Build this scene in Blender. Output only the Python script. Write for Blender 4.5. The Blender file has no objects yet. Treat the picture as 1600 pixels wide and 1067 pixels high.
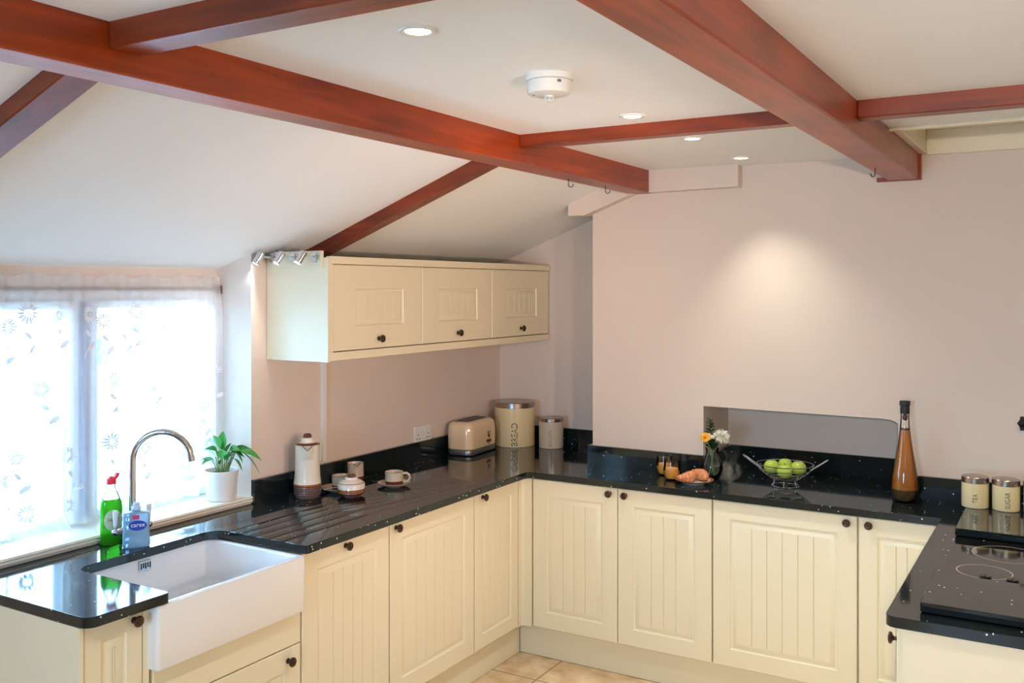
import bpy, math, random
from mathutils import Vector, Matrix
random.seed(7)
PI = math.pi
S = bpy.context.scene
COL = S.collection

# ------------------------------------------------------------------ camera, world, light
cam_d = bpy.data.cameras.new('camera'); cam = bpy.data.objects.new('camera', cam_d); COL.objects.link(cam)
cam.location = (2.8969, -4.5925, 1.78)
cam.rotation_euler = (PI / 2, 0, math.radians(30.6846))
cam_d.sensor_width = 36.0
cam_d.lens = 1483.0 / 1600.0 * 36.0
cam_d.shift_y = -83.5 / 1600.0
cam_d.clip_start = 0.02
S.camera = cam
S.view_settings.view_transform = 'Standard'
S.view_settings.look = 'None'
S.view_settings.gamma = 1.0
S.view_settings.use_curve_mapping = False
S.view_settings.exposure = 0.10
S.cycles.use_denoising = True
S.cycles.max_bounces = 12
S.cycles.transparent_max_bounces = 16
S.cycles.caustics_reflective = False
S.cycles.caustics_refractive = False
S.cycles.sample_clamp_indirect = 6.0

W = bpy.data.worlds.new('world'); S.world = W; W.use_nodes = True
bg = W.node_tree.nodes['Background']
bg.inputs[0].default_value = (0.38, 0.68, 1.0, 1)
bg.inputs[1].default_value = 37.0


def portal(name, loc, rot, sx, sy):
    l = bpy.data.lights.new(name, 'AREA'); l.shape = 'RECTANGLE'; l.size = sx; l.size_y = sy
    l.cycles.is_portal = True
    o = bpy.data.objects.new(name, l); COL.objects.link(o); o.location = loc; o.rotation_euler = rot
    return o


portal('daylight_portal', (-0.33, -2.43, 1.33), (0, -PI / 2, 0), 0.8, 1.3)
portal('daylight_portal', (1.8, -6.66, 1.4), (PI / 2, 0, 0), 0.8, 1.0)

DOWN_W, LED_W, FILL_W = 56.0, 1.6, 64.0
COOL = (0.92, 0.97, 1.0)


def spot_light(name, loc, direction, power, angle, blend, color, size=0.03):
    l = bpy.data.lights.new(name, 'SPOT'); l.energy = power; l.spot_size = math.radians(angle); l.spot_blend = blend
    l.color = color; l.shadow_soft_size = size
    o = bpy.data.objects.new(name, l); COL.objects.link(o); o.location = loc
    o.rotation_euler = Vector(direction).to_track_quat('-Z', 'Y').to_euler()
    return o


# ------------------------------------------------------------------ helpers
def lin(c):
    return tuple(((x / 255.0) / 12.92 if x / 255.0 <= 0.04045 else ((x / 255.0 + 0.055) / 1.055) ** 2.4) for x in c)


class MB:
    def __init__(s): s.v = []; s.f = []; s.m = []

    def add(s, vs, fs, mi=0):
        b = len(s.v); s.v += [tuple(p) for p in vs]
        for i, f in enumerate(fs):
            s.f.append([b + k for k in f]); s.m.append(mi[i] if isinstance(mi, (list, tuple)) else mi)
        return s

    def box(s, x0, x1, y0, y1, z0, z1, mi=0):
        vs = [(x, y, z) for z in (z0, z1) for y in (y0, y1) for x in (x0, x1)]
        return s.add(vs, [(0, 2, 3, 1), (4, 5, 7, 6), (0, 1, 5, 4), (2, 6, 7, 3), (0, 4, 6, 2), (1, 3, 7, 5)], mi)

    def prism(s, pts, axis, a, b, mi=0):
        """pts: 2D polygon in the two other axes (cyclic order x,y,z without axis)."""
        n = len(pts)

        def P(p, t):
            return {'x': (t, p[0], p[1]), 'y': (p[0], t, p[1]), 'z': (p[0], p[1], t)}[axis]
        vs = [P(p, a) for p in pts] + [P(p, b) for p in pts]
        area = sum(pts[i][0] * pts[(i + 1) % n][1] - pts[(i + 1) % n][0] * pts[i][1] for i in range(n))
        flip = (area < 0) ^ (axis == 'y') ^ (b < a)
        fs = [list(range(n))[::-1], list(range(n, 2 * n))] + [(i, (i + 1) % n, n + (i + 1) % n, n + i) for i in range(n)]
        if flip: fs = [list(f)[::-1] for f in fs]
        return s.add(vs, fs, mi)

    def lathe(s, prof, seg=32, c=(0, 0, 0), mi=None, mat=None, squash=1.0):
        """prof: [(r,z)...] bottom to top outside"""
        vs = []; rings = []
        for r, z in prof:
            if r < 1e-6:
                rings.append([len(vs)]); vs.append((0, 0, z))
            else:
                rings.append(list(range(len(vs), len(vs) + seg)))
                vs += [(r * math.cos(2 * PI * k / seg), squash * r * math.sin(2 * PI * k / seg), z) for k in range(seg)]
        fs = []; ms = []
        for i in range(len(prof) - 1):
            A, B = rings[i], rings[i + 1]; q = mi[i] if mi else 0
            if len(A) == 1 and len(B) == 1: continue
            for k in range(seg):
                k2 = (k + 1) % seg
                if len(A) == 1: fs.append((A[0], B[k2], B[k])[::-1])
                elif len(B) == 1: fs.append((A[k], A[k2], B[0]))
                else: fs.append((A[k], A[k2], B[k2], B[k]))
                ms.append(q)
        if mat is not None: vs = [mat @ Vector(v) for v in vs]
        vs = [(v[0] + c[0], v[1] + c[1], v[2] + c[2]) for v in vs]
        return s.add(vs, fs, ms)

    def tube(s, path, r, seg=10, closed=False, mi=0, flat=1.0):
        path = [Vector(p) for p in path]; n = len(path)
        rr = r if isinstance(r, (list, tuple)) else [r] * n
        T = []
        for i in range(n):
            a = path[(i - 1) % n] if (closed or i > 0) else path[i]
            b = path[(i + 1) % n] if (closed or i < n - 1) else path[i]
            T.append((b - a).normalized())
        u = T[0].orthogonal().normalized(); vs = []
        for i in range(n):
            u = (u - T[i] * u.dot(T[i])).normalized(); w = T[i].cross(u)
            for k in range(seg):
                a = 2 * PI * k / seg
                vs.append(path[i] + (u * math.cos(a) + w * math.sin(a) * flat) * rr[i])
        fs = []
        m = n if closed else n - 1
        for i in range(m):
            j = (i + 1) % n
            for k in range(seg):
                k2 = (k + 1) % seg
                fs.append((i * seg + k, i * seg + k2, j * seg + k2, j * seg + k))
        if not closed:
            fs.append(list(range(seg))[::-1]); fs.append(list(range((n - 1) * seg, n * seg)))
        return s.add(vs, fs, mi)

    def rloft(s, w, d, r, levels, mi=0, n=6, c=(0, 0)):
        """rounded-rectangle loops; levels: [(inset, z)]"""
        loops = []; vs = []
        for ins, z in levels:
            hw, hd = w / 2 - ins, d / 2 - ins; rad = max(min(r - ins, hw, hd), 0.0008)
            lp = []
            for (sx, sy, a0) in ((1, 1, 0), (-1, 1, PI / 2), (-1, -1, PI), (1, -1, 1.5 * PI)):
                for k in range(n + 1):
                    a = a0 + PI / 2 * k / n
                    lp.append((c[0] + sx * (hw - rad) + rad * math.cos(a), c[1] + sy * (hd - rad) + rad * math.sin(a), z))
            loops.append(list(range(len(vs), len(vs) + len(lp)))); vs += lp
        fs = [loops[0][::-1]]; ms = [mi[0] if isinstance(mi, (list, tuple)) else mi]
        for i in range(len(loops) - 1):
            A, B = loops[i], loops[i + 1]; L = len(A)
            for k in range(L):
                k2 = (k + 1) % L
                fs.append((A[k], A[k2], B[k2], B[k])); ms.append(mi[i] if isinstance(mi, (list, tuple)) else mi)
        fs.append(loops[-1]); ms.append(mi[-1] if isinstance(mi, (list, tuple)) else mi)
        return s.add(vs, fs, ms)

    def grid(s, fn, nu, nv, mi=0):
        vs = [fn(i / nu, j / nv) for j in range(nv + 1) for i in range(nu + 1)]
        w = nu + 1
        fs = [(j * w + i, j * w + i + 1, (j + 1) * w + i + 1, (j + 1) * w + i) for j in range(nv) for i in range(nu)]
        return s.add(vs, fs, mi)

    def ball(s, c, r, seg=16, rings=10, sc=(1, 1, 1), mi=0):
        prof = [(r * math.sin(PI * i / rings), -r * math.cos(PI * i / rings)) for i in range(rings + 1)]
        prof[0] = (0, -r); prof[-1] = (0, r)
        b = MB(); b.lathe(prof, seg)
        return s.add([(c[0] + v[0] * sc[0], c[1] + v[1] * sc[1], c[2] + v[2] * sc[2]) for v in b.v], b.f, mi)

    def mesh(s, name, mats, smooth=35):
        me = bpy.data.meshes.new(name); me.from_pydata(s.v, [], s.f)
        for m in (mats if isinstance(mats, (list, tuple)) else [mats]): me.materials.append(m)
        me.polygons.foreach_set('material_index', s.m)
        if smooth:
            me.polygons.foreach_set('use_smooth', [True] * len(s.f))
            me.update()
            me.set_sharp_from_angle(angle=math.radians(smooth))
        me.update()
        return me


def part(name, mb, mats, parent=None, bevel=None, smooth=35, loc=(0, 0, 0), rotz=0, label=None):
    me = mb.mesh(name, mats, smooth) if isinstance(mb, MB) else mb
    o = bpy.data.objects.new(name, me); COL.objects.link(o)
    o.location = loc; o.rotation_euler = (0, 0, rotz)
    if parent: o.parent = parent
    if bevel:
        md = o.modifiers.new('bevel', 'BEVEL'); md.width = bevel; md.segments = 2; md.limit_method = 'ANGLE'
        md.angle_limit = math.radians(40); md.use_clamp_overlap = True
    if label: o['label'] = label
    return o


def tag(o, label, cat, group=None, kind=None):
    o['label'] = label; o['category'] = cat
    if group: o['group'] = group
    if kind: o['kind'] = kind
    return o


def thing(name, label, cat, loc=(0, 0, 0), rotz=0, group=None, kind=None):
    o = bpy.data.objects.new(name, None); COL.objects.link(o); o.location = loc; o.rotation_euler = (0, 0, rotz)
    o.empty_display_size = 0.05
    return tag(o, label, cat, group, kind)


def struct(name, mb, mats, label, cat, bevel=None, smooth=35):
    return tag(part(name, mb, mats, None, bevel, smooth), label, cat, None, 'structure')


def dup(root, loc, rotz=None, label=None):
    r = root.copy(); COL.objects.link(r); r.location = loc
    if rotz is not None: r.rotation_euler = (0, 0, rotz)
    if label: r['label'] = label
    for ch in list(root.children):
        c = ch.copy(); COL.objects.link(c); c.parent = r
        for g in list(ch.children):
            d = g.copy(); COL.objects.link(d); d.parent = c
    return r


def fillet(pts):
    """pts: [(x,y,r)] -> polygon with rounded corners"""
    out = []; n = len(pts)
    for i in range(n):
        x, y, r = pts[i]
        if r <= 0: out.append((x, y)); continue
        p = Vector((x, y)); a = (Vector(pts[i - 1][:2]) - p).normalized(); b = (Vector(pts[(i + 1) % n][:2]) - p).normalized()
        ang = a.angle(b); t = r / math.tan(ang / 2); c = p + (a + b).normalized() * (r / math.sin(ang / 2))
        s0 = p + a * t; e0 = p + b * t
        v0 = s0 - c; v1 = e0 - c
        a0 = math.atan2(v0.y, v0.x); a1 = math.atan2(v1.y, v1.x); d = (a1 - a0 + PI) % (2 * PI) - PI
        for k in range(7):
            t_ = a0 + d * k / 6; out.append((c.x + r * math.cos(t_), c.y + r * math.sin(t_)))
    return out


def text_geo(body, size, sx=1.0):
    cu = bpy.data.curves.new('lettering', 'FONT'); cu.body = body; cu.size = size; cu.resolution_u = 3
    cu.align_x = 'CENTER'; cu.align_y = 'CENTER'
    o = bpy.data.objects.new('lettering', cu); COL.objects.link(o)
    dg = bpy.context.evaluated_depsgraph_get(); dg.update()
    me = bpy.data.meshes.new_from_object(o.evaluated_get(dg))
    vs = [(v.co.x * sx, v.co.y) for v in me.vertices]; fs = [list(p.vertices) for p in me.polygons]
    bpy.data.objects.remove(o); bpy.data.curves.remove(cu); bpy.data.meshes.remove(me)
    return vs, fs


def text_wrap(body, size, sx, r, phi, z, vertical=True):
    """lettering bent round a cylinder of radius r; vertical text reads bottom to top"""
    vs, fs = text_geo(body, size, sx); out = []
    for u, v in vs:
        s, h = (-v, u) if vertical else (u, v)
        a = phi + s / r
        out.append(((r + 0.0006) * math.cos(a), (r + 0.0006) * math.sin(a), z + h))
    m = MB(); m.add(out, fs)
    return m


def text_plane(body, size, sx, origin, udir, vdir):
    vs, fs = text_geo(body, size, sx); o = Vector(origin); U = Vector(udir); V = Vector(vdir)
    m = MB(); m.add([o + U * a + V * b for a, b in vs], fs); return m


# ------------------------------------------------------------------ materials
def new_mat(name):
    m = bpy.data.materials.new(name); m.use_nodes = True
    return m, m.node_tree, m.node_tree.nodes, m.node_tree.links, m.node_tree.nodes['Principled BSDF']


def pm(name, rgb, rough=0.5, metal=0.0, var=0.0, vscale=6.0, bump=0.0, bscale=60.0, coat=0.0, ior=1.5, trans=0.0, sss=0.0, sheen=0.0, spec=0.5, emit=None, estr=0.0, stretch=None):
    m, nt, N, L, P = new_mat(name)
    c = lin(rgb) + (1,)
    P.inputs['Base Color'].default_value = c
    P.inputs['Roughness'].default_value = rough; P.inputs['Metallic'].default_value = metal
    P.inputs['IOR'].default_value = ior; P.inputs['Transmission Weight'].default_value = trans
    P.inputs['Coat Weight'].default_value = coat; P.inputs['Coat Roughness'].default_value = 0.08
    P.inputs['Specular IOR Level'].default_value = spec
    if sss: P.inputs['Subsurface Weight'].default_value = sss; P.inputs['Subsurface Radius'].default_value = (0.01, 0.006, 0.003)
    if emit: P.inputs['Emission Color'].default_value = lin(emit) + (1,); P.inputs['Emission Strength'].default_value = estr
    tc = N.new('ShaderNodeTexCoord')
    src = tc.outputs['Object']
    if stretch:
        mp = N.new('ShaderNodeMapping'); mp.inputs['Scale'].default_value = stretch; L.new(src, mp.inputs[0]); src = mp.outputs[0]
    n = N.new('ShaderNodeTexNoise'); n.inputs['Scale'].default_value = vscale; n.inputs['Detail'].default_value = 5
    L.new(src, n.inputs['Vector'])
    mx = N.new('ShaderNodeMix'); mx.data_type = 'RGBA'
    mx.inputs[6].default_value = tuple(x * (1 - var) for x in c[:3]) + (1,)
    mx.inputs[7].default_value = tuple(min(1, x * (1 + var)) for x in c[:3]) + (1,)
    L.new(n.outputs['Fac'], mx.inputs[0]); L.new(mx.outputs[2], P.inputs['Base Color'])
    if bump:
        b = N.new('ShaderNodeTexNoise'); b.inputs['Scale'].default_value = bscale; b.inputs['Detail'].default_value = 3
        L.new(src, b.inputs['Vector'])
        bp = N.new('ShaderNodeBump'); bp.inputs['Strength'].default_value = bump; bp.inputs['Distance'].default_value = 0.002
        L.new(b.outputs['Fac'], bp.inputs['Height']); L.new(bp.outputs[0], P.inputs['Normal'])
    return m


def wood_mat(name, dark, light, stretch):
    m, nt, N, L, P = new_mat(name)
    tc = N.new('ShaderNodeTexCoord'); mp = N.new('ShaderNodeMapping'); mp.inputs['Scale'].default_value = stretch
    L.new(tc.outputs['Object'], mp.inputs[0])
    n = N.new('ShaderNodeTexNoise'); n.inputs['Scale'].default_value = 5; n.inputs['Detail'].default_value = 6; n.inputs['Distortion'].default_value = 0.8
    L.new(mp.outputs[0], n.inputs['Vector'])
    n2 = N.new('ShaderNodeTexNoise'); n2.inputs['Scale'].default_value = 2.2; L.new(tc.outputs['Object'], n2.inputs['Vector'])
    ad = N.new('ShaderNodeMath'); ad.operation = 'MULTIPLY_ADD'; ad.inputs[1].default_value = 0.55; L.new(n.outputs['Fac'], ad.inputs[0])
    m2 = N.new('ShaderNodeMath'); m2.operation = 'MULTIPLY'; m2.inputs[1].default_value = 0.5; L.new(n2.outputs['Fac'], m2.inputs[0]); L.new(m2.outputs[0], ad.inputs[2])
    cr = N.new('ShaderNodeValToRGB'); cr.color_ramp.elements[0].position = 0.33; cr.color_ramp.elements[1].position = 0.72
    cr.color_ramp.elements[0].color = lin(dark) + (1,); cr.color_ramp.elements[1].color = lin(light) + (1,)
    L.new(ad.outputs[0], cr.inputs[0]); L.new(cr.outputs[0], P.inputs['Base Color'])
    P.inputs['Roughness'].default_value = 0.38; P.inputs['Coat Weight'].default_value = 0.8; P.inputs['Coat Roughness'].default_value = 0.42; P.inputs['Specular IOR Level'].default_value = 0.1
    bp = N.new('ShaderNodeBump'); bp.inputs['Strength'].default_value = 0.15; bp.inputs['Distance'].default_value = 0.003
    L.new(n.outputs['Fac'], bp.inputs['Height']); L.new(bp.outputs[0], P.inputs['Normal'])
    return m


def granite_mat():
    m, nt, N, L, P = new_mat('black_granite')
    tc = N.new('ShaderNodeTexCoord')
    v = N.new('ShaderNodeTexVoronoi'); v.inputs['Scale'].default_value = 64; L.new(tc.outputs['Object'], v.inputs['Vector'])
    lt = N.new('ShaderNodeMath'); lt.operation = 'LESS_THAN'; lt.inputs[1].default_value = 0.17; L.new(v.outputs['Distance'], lt.inputs[0])
    sp = N.new('ShaderNodeSeparateColor'); L.new(v.outputs['Color'], sp.inputs[0])
    gt = N.new('ShaderNodeMath'); gt.operation = 'GREATER_THAN'; gt.inputs[1].default_value = 0.87; L.new(sp.outputs[0], gt.inputs[0])
    mu = N.new('ShaderNodeMath'); mu.operation = 'MULTIPLY'; L.new(lt.outputs[0], mu.inputs[0]); L.new(gt.outputs[0], mu.inputs[1])
    n = N.new('ShaderNodeTexNoise'); n.inputs['Scale'].default_value = 180; L.new(tc.outputs['Object'], n.inputs['Vector'])
    mx0 = N.new('ShaderNodeMix'); mx0.data_type = 'RGBA'; mx0.inputs[6].default_value = (0.004, 0.007, 0.008, 1); mx0.inputs[7].default_value = (0.012, 0.019, 0.021, 1)
    L.new(n.outputs['Fac'], mx0.inputs[0])
    mx = N.new('ShaderNodeMix'); mx.data_type = 'RGBA'; mx.inputs[7].default_value = (0.75, 0.8, 0.85, 1)
    L.new(mx0.outputs[2], mx.inputs[6]); L.new(mu.outputs[0], mx.inputs[0]); L.new(mx.outputs[2], P.inputs['Base Color'])
    P.inputs['Roughness'].default_value = 0.07; P.inputs['IOR'].default_value = 1.55
    return m


def thin_glass(name, tint=(1, 1, 1), fres=1.45, rough=0.02, base=0.0):
    m = bpy.data.materials.new(name); m.use_nodes = True; nt = m.node_tree; N = nt.nodes; L = nt.links
    for n in list(N):
        if n.type == 'BSDF_PRINCIPLED': N.remove(n)
    out = [n for n in N if n.type == 'OUTPUT_MATERIAL'][0]
    t = N.new('ShaderNodeBsdfTransparent'); t.inputs[0].default_value = tuple(tint) + (1,)
    g = N.new('ShaderNodeBsdfGlossy'); g.inputs['Roughness'].default_value = rough; g.inputs[0].default_value = (1, 1, 1, 1)
    fr = N.new('ShaderNodeFresnel'); fr.inputs[0].default_value = fres
    mx = N.new('ShaderNodeMixShader'); L.new(fr.outputs[0], mx.inputs[0]); L.new(t.outputs[0], mx.inputs[1]); L.new(g.outputs[0], mx.inputs[2])
    L.new(mx.outputs[0], out.inputs[0])
    return m


def sheer_mat(name, rgb, opacity, through=0.5):
    m = bpy.data.materials.new(name); m.use_nodes = True; nt = m.node_tree; N = nt.nodes; L = nt.links
    for n in list(N):
        if n.type == 'BSDF_PRINCIPLED': N.remove(n)
    out = [n for n in N if n.type == 'OUTPUT_MATERIAL'][0]
    t = N.new('ShaderNodeBsdfTransparent')
    d = N.new('ShaderNodeBsdfDiffuse'); d.inputs[0].default_value = tuple(rgb) + (1,)
    tr = N.new('ShaderNodeBsdfTranslucent'); tr.inputs[0].default_value = tuple(rgb) + (1,)
    a = N.new('ShaderNodeMixShader'); a.inputs[0].default_value = through; L.new(d.outputs[0], a.inputs[1]); L.new(tr.outputs[0], a.inputs[2])
    # woven threads make the cloth a little uneven
    tc = N.new('ShaderNodeTexCoord'); n = N.new('ShaderNodeTexNoise'); n.inputs['Scale'].default_value = 25; L.new(tc.outputs['Object'], n.inputs['Vector'])
    mr = N.new('ShaderNodeMapRange'); mr.inputs[3].default_value = (opacity - 0.06) if opacity < 1 else 1; mr.inputs[4].default_value = min(1, opacity + 0.06 if opacity < 1 else 1)
    L.new(n.outputs['Fac'], mr.inputs[0])
    b = N.new('ShaderNodeMixShader'); L.new(mr.outputs[0], b.inputs[0]); L.new(t.outputs[0], b.inputs[1]); L.new(a.outputs[0], b.inputs[2])
    L.new(b.outputs[0], out.inputs[0])
    return m


def tile_mat():
    m, nt, N, L, P = new_mat('travertine_tile')
    tc = N.new('ShaderNodeTexCoord'); mp = N.new('ShaderNodeMapping'); mp.inputs['Rotation'].default_value = (0, 0, 0); mp.inputs['Location'].default_value = (0.21, 0.33, 0)
    L.new(tc.outputs['Object'], mp.inputs[0])
    br = N.new('ShaderNodeTexBrick'); br.offset = 0.0; br.inputs['Scale'].default_value = 1.0
    br.inputs['Brick Width'].default_value = 0.5; br.inputs['Row Height'].default_value = 0.5; br.inputs['Mortar Size'].default_value = 0.004
    L.new(mp.outputs[0], br.inputs['Vector'])
    n = N.new('ShaderNodeTexNoise'); n.inputs['Scale'].default_value = 9; n.inputs['Detail'].default_value = 8; L.new(tc.outputs['Object'], n.inputs['Vector'])
    cr = N.new('ShaderNodeValToRGB'); cr.color_ramp.elements[0].position = 0.3; cr.color_ramp.elements[1].position = 0.72
    cr.color_ramp.elements[0].color = lin((196, 160, 118)) + (1,); cr.color_ramp.elements[1].color = lin((236, 208, 170)) + (1,)
    L.new(n.outputs['Fac'], cr.inputs[0])
    mx = N.new('ShaderNodeMix'); mx.data_type = 'RGBA'; mx.inputs[7].default_value = lin((150, 124, 98)) + (1,)
    L.new(br.outputs['Fac'], mx.inputs[0]); L.new(cr.outputs[0], mx.inputs[6]); L.new(mx.outputs[2], P.inputs['Base Color'])
    P.inputs['Roughness'].default_value = 0.25
    return m


MT = {}
MT['wall'] = pm('pink_beige_paint', (227, 210, 197), 0.85, var=0.03, vscale=3, bump=0.12, bscale=140)
MT['ceil'] = pm('cream_white_paint', (246, 247, 247), 0.9, var=0.015, vscale=3, bump=0.08, bscale=120)
MT['trim'] = pm('cream_gloss_paint', (236, 224, 196), 0.4, var=0.02, vscale=5)
MT['cab'] = pm('cream_cabinet_lacquer', (235, 224, 194), 0.38, var=0.015, vscale=4)
MT['cabside'] = pm('cream_panel', (234, 224, 196), 0.4, var=0.01, vscale=4)
MT['beam'] = wood_mat('mahogany_stained_beam', (110, 34, 5), (188, 72, 14), (6, 0.5, 6))
MT['beamx'] = wood_mat('mahogany_stained_joist', (92, 30, 8), (158, 62, 20), (0.5, 6, 6))
MT['granite'] = granite_mat()
MT['tile'] = tile_mat()
MT['pvc'] = pm('white_window_plastic', (238, 241, 245), 0.3, var=0.01)
MT['sill'] = pm('worn_white_sill_paint', (240, 236, 222), 0.45, var=0.04, vscale=8)
MT['glass'] = thin_glass('window_glass', (0.97, 0.99, 1.0))
MT['tumbler'] = thin_glass('clear_thin_glass', (0.99, 0.99, 0.99), 1.3)
MT['jugglass'] = thin_glass('clear_jug_glass', (0.965, 0.98, 0.97), 1.4)
MT['sheer'] = sheer_mat('sheer_voile', (0.96, 0.98, 1.0), 0.55, 0.5)
MT['stitch'] = sheer_mat('embroidery_thread', (0.84, 0.88, 0.96), 1.0, 0.045)
MT['chrome'] = pm('chrome', (215, 218, 222), 0.08, 1.0)
MT['steel'] = pm('brushed_steel', (176, 160, 150), 0.26, 1.0, var=0.06, vscale=30, stretch=(1, 1, 8))
MT['bronze'] = pm('antique_bronze', (84, 62, 50), 0.32, 0.85, var=0.25, vscale=90)
MT['iron'] = pm('black_iron', (36, 30, 28), 0.5, 0.6, var=0.2, vscale=60)
MT['porc'] = pm('white_glazed_ceramic', (240, 240, 240), 0.08, coat=0.5, var=0.01)
MT['white'] = pm('white_plastic', (236, 234, 228), 0.35, var=0.01)
MT['grey'] = pm('grey_plastic', (110, 108, 104), 0.4, var=0.05)
MT['dark'] = pm('dark_slot', (22, 20, 20), 0.6, var=0.1)
MT['pot'] = pm('cream_stoneware', (236, 228, 212), 0.14, coat=0.4, var=0.03, vscale=30)
MT['stone2'] = pm('oatmeal_stoneware', (205, 190, 168), 0.2, coat=0.3, var=0.04, vscale=40)
MT['brown'] = pm('brown_glaze', (96, 44, 26), 0.15, coat=0.4, var=0.15, vscale=30)
MT['rust'] = pm('rust_orange_glaze', (158, 92, 44), 0.2, coat=0.3, var=0.12, vscale=40)
MT['umber'] = pm('grey_brown_glaze', (112, 92, 84), 0.14, coat=0.5, var=0.1, vscale=40)
MT['cream_tin'] = pm('cream_enamel', (232, 212, 166), 0.22, coat=0.3, var=0.01)
MT['letter'] = pm('dark_grey_print', (84, 70, 52), 0.5, var=0.05)
MT['letterlight'] = pm('grey_print', (148, 128, 110), 0.5, var=0.05)
MT['toast'] = pm('cream_toaster_enamel', (236, 206, 164), 0.12, coat=0.6, var=0.01)
MT['hobglass'] = pm('black_ceramic_glass', (18, 15, 15), 0.06, var=0.05)
MT['ring'] = pm('grey_hob_print', (165, 158, 152), 0.3, var=0.02)
MT['blackp'] = pm('black_plastic', (18, 18, 19), 0.3, var=0.05)
MT['leaf'] = pm('green_leaf', (64, 150, 62), 0.35, var=0.3, vscale=14, sss=0.1)
MT['leafdark'] = pm('dark_green_leaf', (38, 66, 30), 0.45, var=0.3, vscale=30)
MT['stem'] = pm('pale_green_stem', (122, 150, 84), 0.5, var=0.15, vscale=30)
MT['soil'] = pm('potting_soil', (48, 36, 28), 0.95, var=0.4, vscale=90, bump=0.6, bscale=120)
MT['orangepetal'] = pm('orange_petal', (246, 176, 52), 0.6, var=0.1, vscale=60)
MT['orangecore'] = pm('amber_flower_centre', (204, 130, 38), 0.8, var=0.25, vscale=160)
MT['whitepetal'] = pm('white_petal', (240, 238, 222), 0.6, var=0.04, vscale=60)
MT['juice'] = pm('orange_juice', (255, 176, 74), 0.3, var=0.03, vscale=20, sss=0.2)
MT['crust'] = pm('golden_pastry', (206, 132, 86), 0.42, var=0.35, vscale=45, bump=0.5, bscale=120)
MT['apple'] = pm('green_apple_skin', (172, 196, 76), 0.2, var=0.16, vscale=30, coat=0.3)
MT['oil'] = pm('amber_oil', (255, 160, 74), 0.02, trans=0.5, ior=1.33, var=0.03)
MT['chilli'] = pm('red_chilli', (186, 40, 16), 0.3, var=0.15, vscale=30)
MT['herb'] = pm('dried_herbs', (84, 60, 26), 0.9, var=0.5, vscale=120, bump=0.8, bscale=150)
MT['stopper'] = pm('black_rubber', (30, 30, 30), 0.55, var=0.1)
MT['greenliq'] = pm('green_detergent', (70, 200, 34), 0.06, var=0.02, trans=0.55, ior=1.3)
MT['clearp'] = thin_glass('clear_plastic', (0.95, 0.97, 0.97), 1.4)
MT['redcap'] = pm('red_plastic', (232, 44, 66), 0.3, var=0.02)
MT['palelabel'] = pm('pale_green_label', (196, 226, 190), 0.4, var=0.03)
MT['redprint'] = pm('red_print', (180, 44, 52), 0.5, var=0.03)
MT['blueliq'] = pm('blue_liquid_soap', (172, 216, 252), 0.05, var=0.02, trans=0.5, ior=1.3)
MT['bluelabel'] = pm('royal_blue_label', (34, 64, 170), 0.35, var=0.03)
MT['pinklabel'] = pm('magenta_label', (206, 52, 120), 0.4, var=0.03)
MT['whiteprint'] = pm('white_print', (240, 242, 250), 0.4, var=0.01)
MT['toastgrey'] = pm('steel_grey_base', (120, 122, 124), 0.28, 0.7, var=0.05)
MT['lamp'] = pm('lit_lamp_lens', (255, 250, 235), 0.3, emit=(255, 242, 214), estr=9.0)
MT['led'] = pm('lit_led_lens', (255, 255, 255), 0.3, emit=(240, 248, 255), estr=14.0)
MT['gstone'] = pm('pale_garden_stone', (206, 196, 180), 0.9, var=0.3, vscale=6, bump=0.6, bscale=12)
MT['hedge'] = pm('hedge_foliage', (74, 122, 66), 0.8, var=0.6, vscale=24)
MT['path'] = pm('pale_paving', (222, 224, 226), 0.9, var=0.12, vscale=5)
MT['rod'] = pm('brown_curtain_rod', (112, 82, 64), 0.4, var=0.15, vscale=20)

# ------------------------------------------------------------------ room shell
ZS0, SL = 1.924, 0.385            # sloped ceiling height at the left wall and its rise
ZC = 2.342                       # flat ceiling
BW = -0.30                       # face of the projecting back wall
RB = 0.15                        # back of the corner recess
struct('floor', MB().box(-0.35, 3.3, -6.7, 0.5, -0.1, 0.0), MT['tile'], 'beige travertine tiled floor between the cabinets', 'floor')
wl = MB()
wl.box(-0.3, 0, -1.8, 0.45, 0, 2.0)
wl.box(-0.3, 0, -6.7, -3.1, 0, 2.0)
wl.box(-0.3, 0, -3.1, -1.8, 0, 0.90)
struct('wall_left', wl, MT['wall'], 'pink beige wall under the wall cabinet, beside the window', 'wall')
struct('wall_window', MB().box(-0.3, -0.2, -3.1, -1.8, 1.765, 1.98), MT['wall'], 'narrow strip of wall above the window and curtain', 'wall')
struct('wall_recess', MB().box(0, 0.82, RB, 0.45, 0, 2.5), MT['wall'], 'shaded recessed wall in the corner behind the bread bin', 'wall')
wb = MB()
NX0, NX1, NZ, NY = 1.395, 2.252, 1.222, 0.075
wb.box(0.82, NX0, BW, 0.45, 0, 2.6)
wb.box(NX1, 3.3, BW, 0.45, 0, 2.6)
wb.box(NX0, NX1, NY, 0.45, 0, 2.6)
arc = [(NX0, 2.6), (NX0, NZ + 0.004), (NX1 - 0.05, NZ), (NX1 - 0.02, NZ - 0.005), (NX1, NZ - 0.016), (NX1, 2.6)]
wb.prism(arc, 'y', BW, NY)
struct('wall_back', wb, MT['wall'], 'pink beige back wall with a low niche above the worktop', 'wall')
struct('wall_right', MB().box(3.12, 3.3, -6.7, BW, 0, 2.6), MT['wall'], 'right wall behind the hob', 'wall')
wr = MB()
wr.box(-0.3, 1.35, -6.8, -6.6, 0, 2.6); wr.box(2.25, 3.3, -6.8, -6.6, 0, 2.6)
wr.box(1.35, 2.25, -6.8, -6.6, 1.95, 2.6); wr.box(1.35, 2.25, -6.8, -6.6, 0, 0.85)
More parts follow.
